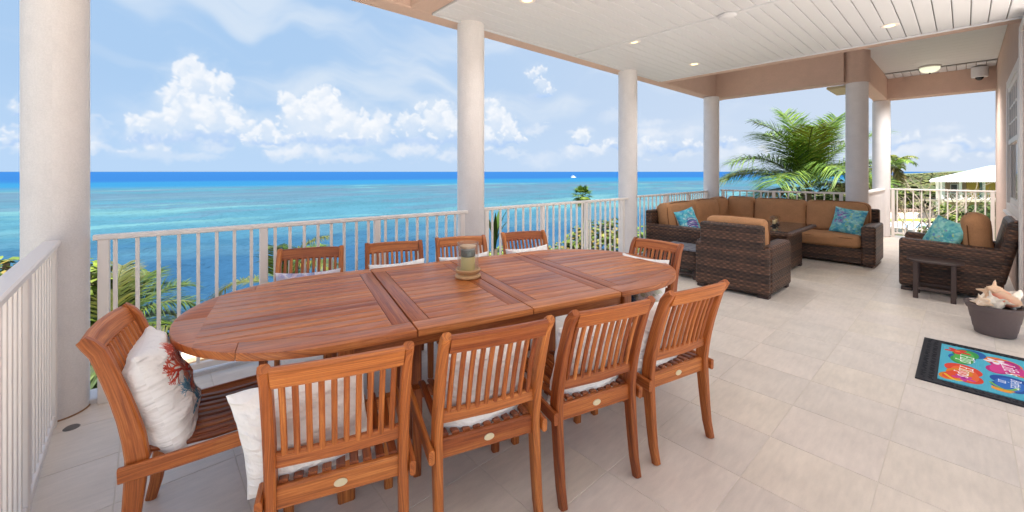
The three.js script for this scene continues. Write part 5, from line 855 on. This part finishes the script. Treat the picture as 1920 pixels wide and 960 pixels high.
{ // upright strap leaves right of the second column
  const c = at(928, 470, 9.5), t = thing('strap_leaf_plant', 'plant with tall upright strap leaves right of the second column', 'plant', [c.x, c.y, c.z]), R = rng(51), gy = landH(c.x, -c.z) - c.y;
  for (let i = 0; i < 9; i++) { const az = R() * 6.28, g = sweep([0, 0.25, 0.5, 0.75, 1].map((k) => V(Math.cos(az) * k * k * 0.35, k * (0.75 + R() * 0.02 + (i % 3) * 0.15), Math.sin(az) * k * k * 0.35)), [0.03, 0.09, 0.11, 0.08, 0.01], 0.006, { up: V(Math.cos(az), 0.01, Math.sin(az)), c: 0.001 }); part('leaf', paint(g, G.green[i % 4].clone().multiplyScalar(1.3)), foliage, t); }
  part('stem', tube([V(0, 0.05, 0), V(0.03, gy / 2, 0), V(0, gy, 0)], 0.06, 8, 7), bark, t);
}
// ---------------------------------------------------------------- landward side: house, hedge, fence, pool, road, scrub
const far = (name, label, cat, r, d, y) => { const [a, b] = FR(r, d); return thing(name, label, cat, [a, y, -b], FAR_TURN * -1 + 0); };
{
  const fr = Math.atan2(-(-CS), SN);                                   // turn that lays local x along the picture's right
  const turn = Math.PI / 2 - TH; const place = (r, d) => { const [a, b] = FR(r, d); return [a, 0, -b]; };
  const TURN = -turn;
  // house
  const D = 50, px = (x) => (x - CX) / F * D, pz = (x, z) => (x - CX) / F * (D - z), py = (y) => EYE - (y - HOR) / F * D, t = thing('house', 'yellow house with white hip roof and verandah beyond the far railing', 'house', place(0, D), TURN);
  const yellow = std({ color: rgb(214, 184, 92), roughness: 0.9 }), white = std({ color: rgb(236, 234, 230), roughness: 0.6 }), roofM = std({ color: rgb(176, 186, 194), roughness: 0.5 });
  const x0 = px(1735), x1 = x0 + 17, ye = py(338), yf = py(375), gy = -5.2, dep = 9;
  { const yr = ye + 1.85, A = [V(x0, ye, 0.5), V(x1, ye, 0.5), V(x1, ye, -dep), V(x0 + 10, ye, -dep)], r0 = V(x0 + 13.2, yr, -dep / 2), r1 = V(x1 - 2, yr, -dep / 2), pos = [], f = (...v) => { for (const q of v) pos.push(q.x, q.y, q.z); }; f(A[0], A[1], r1, A[0], r1, r0); f(A[1], A[2], r1); f(A[2], A[3], r0, A[2], r0, r1); f(A[3], A[0], r0); f(A[0], A[2], A[1], A[0], A[3], A[2]);
    const g = new THREE.BufferGeometry(); g.setAttribute('position', new THREE.Float32BufferAttribute(pos, 3)); g.setAttribute('uv', new THREE.Float32BufferAttribute(new Float32Array(pos.length / 3 * 2), 2)); g.computeVertexNormals(); const rf = part('roof', g, roofM, t);
    const ribs = []; for (let i = 1; i < 34; i++) { const x = x0 + i * 0.5, k = Math.min(1, (x - x0) / 13.2, (x1 - x) / 2); ribs.push(sweep([V(x, ye + 0.03, 0.5), V(x, ye + 0.03 + 1.85 * k, 0.5 + (-dep / 2 - 0.5) * k)], 0.04, 0.04, { c: 0.004 })); } part('roof_ribs', ribs, roofM, rf);
    const sc = []; for (let i = 0; i < 56; i++) sc.push(put(new THREE.CylinderGeometry(0.14, 0.14, 0.03, 10).rotateX(Math.PI / 2).toNonIndexed(), x0 + 0.15 + i * 0.3, ye - 0.1, 0.49)); part('eave_trim', [box(x0, x1, ye - 0.12, ye - 0.005, 0.44, 0.5), ...sc], white, t); }
  part('wall', [box(pz(1813, -2.2), x1 - 0.4, yf, ye - 0.03, -2.6, -2.2)], yellow, t);
  part('recessed_wall', [box(pz(1766, -2.2), pz(1813, -2.2) - 0.005, yf, ye - 0.03, -2.65, -2.25)], std({ color: rgb(168, 146, 118), roughness: 0.9 }), t);
  part('lower_wall', [box(pz(1768, -2.4), x1 - 0.4, gy, yf - 0.25, -2.8, -2.4)], std({ color: rgb(170, 150, 120), roughness: 0.9 }), t);
  part('verandah_floor', [box(px(1764), x1, yf - 0.24, yf - 0.01, -2.5, 0.1)], std({ color: rgb(196, 186, 166), roughness: 0.9 }), t);
  for (const x of [1766, 1801, 1845]) part('verandah_post', box(px(x) - 0.09, px(x) + 0.09, yf, ye - 0.13, -0.1, 0.08), white, t);
  for (const x of [1766, 1801, 1845]) part('verandah_post', box(px(x) - 0.12, px(x) + 0.12, gy, yf - 0.245, -0.14, 0.1), std({ color: rgb(190, 176, 150), roughness: 0.9 }), t);
  const vr = part('verandah_railing', [box(px(1766) + 0.1, x1, yf + 0.82, yf + 0.9, -0.03, 0.03), box(px(1766) + 0.1, x1, yf + 0.06, yf + 0.12, -0.03, 0.03)], white, t);
  const lat = []; for (let i = 0; i < 12; i++) { const x = px(1766) + 0.15 + i * 0.8; lat.push(sweep([V(x, yf + 0.12, 0), V(x + 0.75, yf + 0.82, 0)], 0.05, 0.03, { up: V(0, 0, 1) }), sweep([V(x, yf + 0.82, 0.012), V(x + 0.75, yf + 0.12, 0.012)], 0.05, 0.03, { up: V(0, 0, 1) }), box(x + 0.76, x + 0.8, yf + 0.12, yf + 0.82, -0.02, 0.02)); } part('lattice', lat, white, vr);
  const dm = std({ color: rgb(60, 62, 60), roughness: 0.3 });
  const w1 = part('window', box(pz(1782, -2.2), pz(1796, -2.2), yf + 0.7, ye - 0.5, -2.245, -2.12), white, t); part('pane', box(pz(1783.5, -2.1), pz(1794.5, -2.1), yf + 0.8, ye - 0.6, -2.118, -2.1), dm, w1);
  const dr = part('door', box(pz(1836, -2.2), pz(1842, -2.2), yf + 0.01, ye - 0.25, -2.19, -2.12), std({ color: rgb(96, 130, 130), roughness: 0.6 }), t);
  part('side_wall', box(px(1764), px(1776), gy, ye - 0.13, -0.6, -0.25), white, t);
  // hedge, fence, low wall, lawn, pool
  const hb = []; for (let i = 0; i < 9; i++) { const x = 1655 + i * 15; hb.push(blobAt(x, 372 + (i % 3) * 5, 66, 1.3, 1.6 + (i % 2) * 0.3)); }
  for (let i = 0; i < 7; i++) hb.push(blobAt(1660 + i * 19, 388, 64, 1.2, 1.1));
  bush('hedge', 'tall clipped green and yellow hedge behind the far railing', 'hedge', hb, 6500, 0.2, G.hedge, 111, 9);
  const fe = thing('picket_fence', 'pale pink picket fence below the tall hedge', 'fence', place((1660 - CX) / F * 60, 60), TURN), fm = std({ color: rgb(226, 190, 176), roughness: 0.8 });
  part('rail', [box(0, 11, -4.2, -4.12, -0.03, 0.03), box(0, 11, -4.8, -4.72, -0.03, 0.03)], fm, fe);
  for (let i = 0; i < 45; i++) { const m = part('picket', box(-0.04, 0.04, -5.1, -3.95, 0.031, 0.055), fm, fe); m.position.x = i * 0.245 + 0.05; }
  struct('path', [new THREE.PlaneGeometry(30, 7).rotateX(-Math.PI / 2).toNonIndexed().rotateY(TURN).translate(...place((1790 - CX) / F * 54, 54)).translate(0, -4.35, 0)], std({ color: rgb(228, 206, 186), roughness: 0.9 }));
  struct('lawn', [new THREE.PlaneGeometry(26, 3).rotateX(-Math.PI / 2).toNonIndexed().rotateY(TURN).translate(...place((1760 - CX) / F * 48.8, 48.8)).translate(0, -4.34, 0)], std({ color: rgb(116, 140, 50), roughness: 0.95 }));
  const pl = thing('swimming_pool', 'blue swimming pool with pale coping below the far railing', 'pool', place((1712 - CX) / F * 43, 43), TURN);
  const wt = tex(256, 256, (x, y) => { const n = fbm(x / 32, y / 32, 4, 6, 8, 8); return [120 + 60 * n, 168 + 40 * n, 214 + 20 * n]; }); 
  part('water', new THREE.PlaneGeometry(6, 5).rotateX(-Math.PI / 2).toNonIndexed().translate(0, -4.28, 0), new THREE.MeshPhysicalMaterial({ map: wt, roughness: 0.1, bumpMap: stuccoBump, bumpScale: 0.1 }), pl);
  part('coping', [box(-3.4, 3.4, -4.6, -4.2, 2.5, 3.6), box(-3.4, 3.4, -4.6, -4.2, -3.0, -2.5), box(-3.4, -3, -4.6, -4.21, -2.5, 2.5), box(3, 3.4, -4.6, -4.21, -2.5, 2.5)], std({ color: rgb(226, 218, 206), roughness: 0.8 }), pl);
  // bushes right of the bare tree and below the house
  bush('garden_shrub', 'loose yellow-green shrub in front of the verandah', 'bush', [blobAt(1775, 398, 34, 0.8, 0.8), blobAt(1790, 418, 30, 0.8, 0.6)], 700, 0.12, G.lime, 121);
  bush('garden_shrub', 'dark green shrubs under the verandah floor', 'bush', [blobAt(1815, 400, 46, 1.6, 1.0), blobAt(1850, 396, 46, 1.5, 1.2), blobAt(1835, 410, 44, 1.4, 0.7)], 1300, 0.15, G.green, 122);
  bush('garden_shrub', 'small round bright green shrub beside the pool', 'bush', [blobAt(1733, 431, 24, 0.3, 0.28)], 160, 0.07, G.lime, 123);
  bush('garden_shrub', 'dark shrub between the two right columns', 'bush', [blobAt(1630, 350, 30, 1.0, 1.6), blobAt(1640, 330, 30, 0.6, 1.2)], 800, 0.14, G.scrub, 124);
  bush('garden_shrub', 'thick green bush under the big palm', 'bush', [blobAt(1420, 420, 14, 1.2, 0.8), blobAt(1500, 400, 14.5, 1.4, 1.0), blobAt(1570, 395, 15, 1.0, 1.2)], 1900, 0.1, G.green, 125);
}
{ // bare tree with pale crooked branches
  const c = at(1722, 455, 18), gy = landH(c.x, -c.z), t = thing('bare_tree', 'leafless tree with pale crooked branches behind the far railing', 'tree', [c.x, gy, c.z]), R = rng(61), segs = [], twigs = [], pale = std({ color: rgb(140, 126, 108), roughness: 0.9 });
  const grow = (p, dir, L, r, dep) => { const m = p.clone().addScaledVector(dir, L * 0.5).add(V((R() - 0.5) * L * 0.25, 0, (R() - 0.5) * L * 0.25)), e = p.clone().addScaledVector(dir, L); (dep < 2 ? segs : twigs).push(tube([p, m, e], r, 5, 5)); if (dep < 6) for (let i = 0; i < (dep < 2 ? 3 : 2); i++) grow(e, dir.clone().add(V((R() - 0.5) * 1.7, (R() - 0.35) * 0.8, (R() - 0.5) * 1.7)).normalize(), L * (0.62 + R() * 0.2), r * 0.66, dep + 1); };
  grow(V(0, -0.1, 0), V(0.05, 1, 0.05).normalize(), 1.9, 0.075, 0); grow(V(0.9, -0.1, -0.9), V(0.1, 1, -0.1).normalize(), 1.7, 0.07, 0);
  part('trunk', segs, pale, t); part('branches', twigs, pale, t);
}
{ // low scrub that reads as one mass
  const clump = leafMass([[0, 0, 0, 1, 0.75, 1]], 46, 0.3, [rgb(200, 200, 200), rgb(255, 255, 255), rgb(170, 170, 170)], 131), R = rng(71), N = 5200, m = new THREE.InstancedMesh(clump, new THREE.MeshStandardMaterial({ vertexColors: true, roughness: 0.85 }), N), M = new THREE.Matrix4(); let k = 0;
  for (let i = 0; i < N * 8 && k < N; i++) {
    const d = 66 + Math.pow(R(), 2.1) * 560, x = 1330 + R() * 620, r = (x - CX) / F * d, [a, b] = FR(r, d); if (shore(a) - b < 10 || a > 900) continue; if (d < 74 && x > 1730) continue;
    const s = 1.0 + R() * 1.3 + d * 0.004; M.makeRotationY(R() * 6.28); M.scale(V(s * 1.3, s * (0.8 + R() * 0.4), s * 1.3)); M.setPosition(a, landH(a, b) + 0.35 * s, -b); m.setMatrixAt(k, M); const c = G.scrub[Math.floor(R() * 4)].clone().lerp(G.green[1], R() * 0.4).multiplyScalar(0.8 + 0.5 * fbm(a / 30, b / 30 + 40, 3, 5)); m.setColorAt(k, c); k++;
  }
  m.count = k; m.name = 'scrub'; m.userData = { kind: 'stuff', label: 'low green and yellow coastal scrub stretching to the far shore', category: 'scrub' }; shadow(m); scene.add(m);
  // low far headland
  const R2 = rng(72), hp = []; for (let i = 0; i <= 60; i++) { const u = i / 60; hp.push([mix(1690, 2100, u), sstep(0, 0.35, u) * (4 + 5 * fbm(u * 9, 3, 3, 6))]); }
  const pos = []; for (let i = 0; i < 60; i++) { const q = (x, h, d) => { const r = (x - CX) / F * d, [a, b] = FR(r, d); return [a, SEA + h, -b]; }; const A = q(hp[i][0], 0, 980), B = q(hp[i + 1][0], 0, 980), C = q(hp[i + 1][0], hp[i + 1][1] + 3.2, 1040), D = q(hp[i][0], hp[i][1] + 3.2, 1040), E2 = q(hp[i + 1][0], 0, 1120), F2 = q(hp[i][0], 0, 1120); pos.push(...A, ...B, ...C, ...A, ...C, ...D, ...D, ...C, ...E2, ...D, ...E2, ...F2); }
  const g = new THREE.BufferGeometry(); g.setAttribute('position', new THREE.Float32BufferAttribute(pos, 3)); g.setAttribute('uv', new THREE.Float32BufferAttribute(new Float32Array(pos.length / 3 * 2), 2)); g.computeVertexNormals(); struct('hills', g, std({ color: rgb(84, 92, 66), roughness: 1 }));
}
// ---------------------------------------------------------------- beach below: flat rock, pale garden wall and steps
{
  const wm = std({ color: rgb(214, 192, 166), roughness: 0.9, bumpMap: stuccoBump, bumpScale: 0.03 }), t = thing('garden_wall', 'pale stone garden wall and step at the beach, under the table edge', 'wall');
  const p0 = P(-6, 15.2), q = (a0, b0, a1, b1, y0, y1, w) => sweep([V(a0, (y0 + y1) / 2, -b0), V(a1, (y0 + y1) / 2, -b1)], w, y1 - y0, { c: 0.04 });
  part('coping', q(-8, 15.0, 12, 17.5, -4.4, -4.2, 0.6), wm, t); part('wall_face', q(-8, 15.0, 12, 17.5, -5.6, -4.405, 0.5), wm, t);
  part('step', q(-8, 13.4, 12, 15.6, -5.6, -4.75, 1.0), wm, t);
  const rk = [], R = rng(81); for (let i = 0; i < 90; i++) { const a = -20 + R() * 45, b = shore(a) - 2.5 + R() * 3.2, s = 0.2 + R() * 0.6, g = new THREE.IcosahedronGeometry(s, 1).toNonIndexed().scale(1.3, 0.5, 1); const p = g.attributes.position; for (let k = 0; k < p.count; k++) { const f = 0.75 + 0.5 * vnoise(p.getX(k) * 4 + i * 7, p.getZ(k) * 4 + p.getY(k) * 3, 9); p.setXYZ(k, p.getX(k) * f, p.getY(k) * f, p.getZ(k) * f); } g.computeVertexNormals(); rk.push(put(g, a, landH(a, b) + 0.1, -b)); }
  const m = solo('shore_rocks', rk, std({ color: rgb(150, 138, 112), roughness: 0.95 }), 'brown weathered rocks at the waterline', 'rocks'); m.userData.kind = 'stuff';
}
{ // motor boat on the horizon
  const c = at(1075, 332.5, 520), t = thing('motor_boat', 'small white motor boat far out on the sea', 'boat', [c.x, SEA, c.z], -0.45); t.scale.setScalar(0.62); const wm = std({ color: rgb(240, 240, 238), roughness: 0.4 });
  const sh = new THREE.Shape(); sh.moveTo(-5, -1.4); sh.lineTo(2.2, -1.5); sh.quadraticCurveTo(5, -0.9, 6, 0); sh.quadraticCurveTo(5, 0.9, 2.2, 1.5); sh.lineTo(-5, 1.4); sh.closePath();
  part('hull', new THREE.ExtrudeGeometry(sh, { depth: 1.3, bevelEnabled: true, bevelSize: 0.15, bevelThickness: 0.15, bevelSegments: 2 }).rotateX(-Math.PI / 2).toNonIndexed(), wm, t);
  part('cabin', box(-1.5, 2, 1.45, 3.2, -1.1, 1.1, 0.2), wm, t); part('windscreen', box(1.2, 2.05, 2.2, 2.9, -1.0, 1.0, 0.1), std({ color: rgb(50, 60, 70), roughness: 0.2 }), t); part('canopy', box(-3.6, 1.4, 4.2, 4.4, -1.2, 1.2, 0.05), wm, t);
  for (const x of [-3.4, 1.2]) for (const z of [-1, 1]) part('canopy_pole', box(x - 0.06, x + 0.06, 1.4, 4.2, z - 0.06, z + 0.06), wm, t);
}
renderer.render(scene, camera);
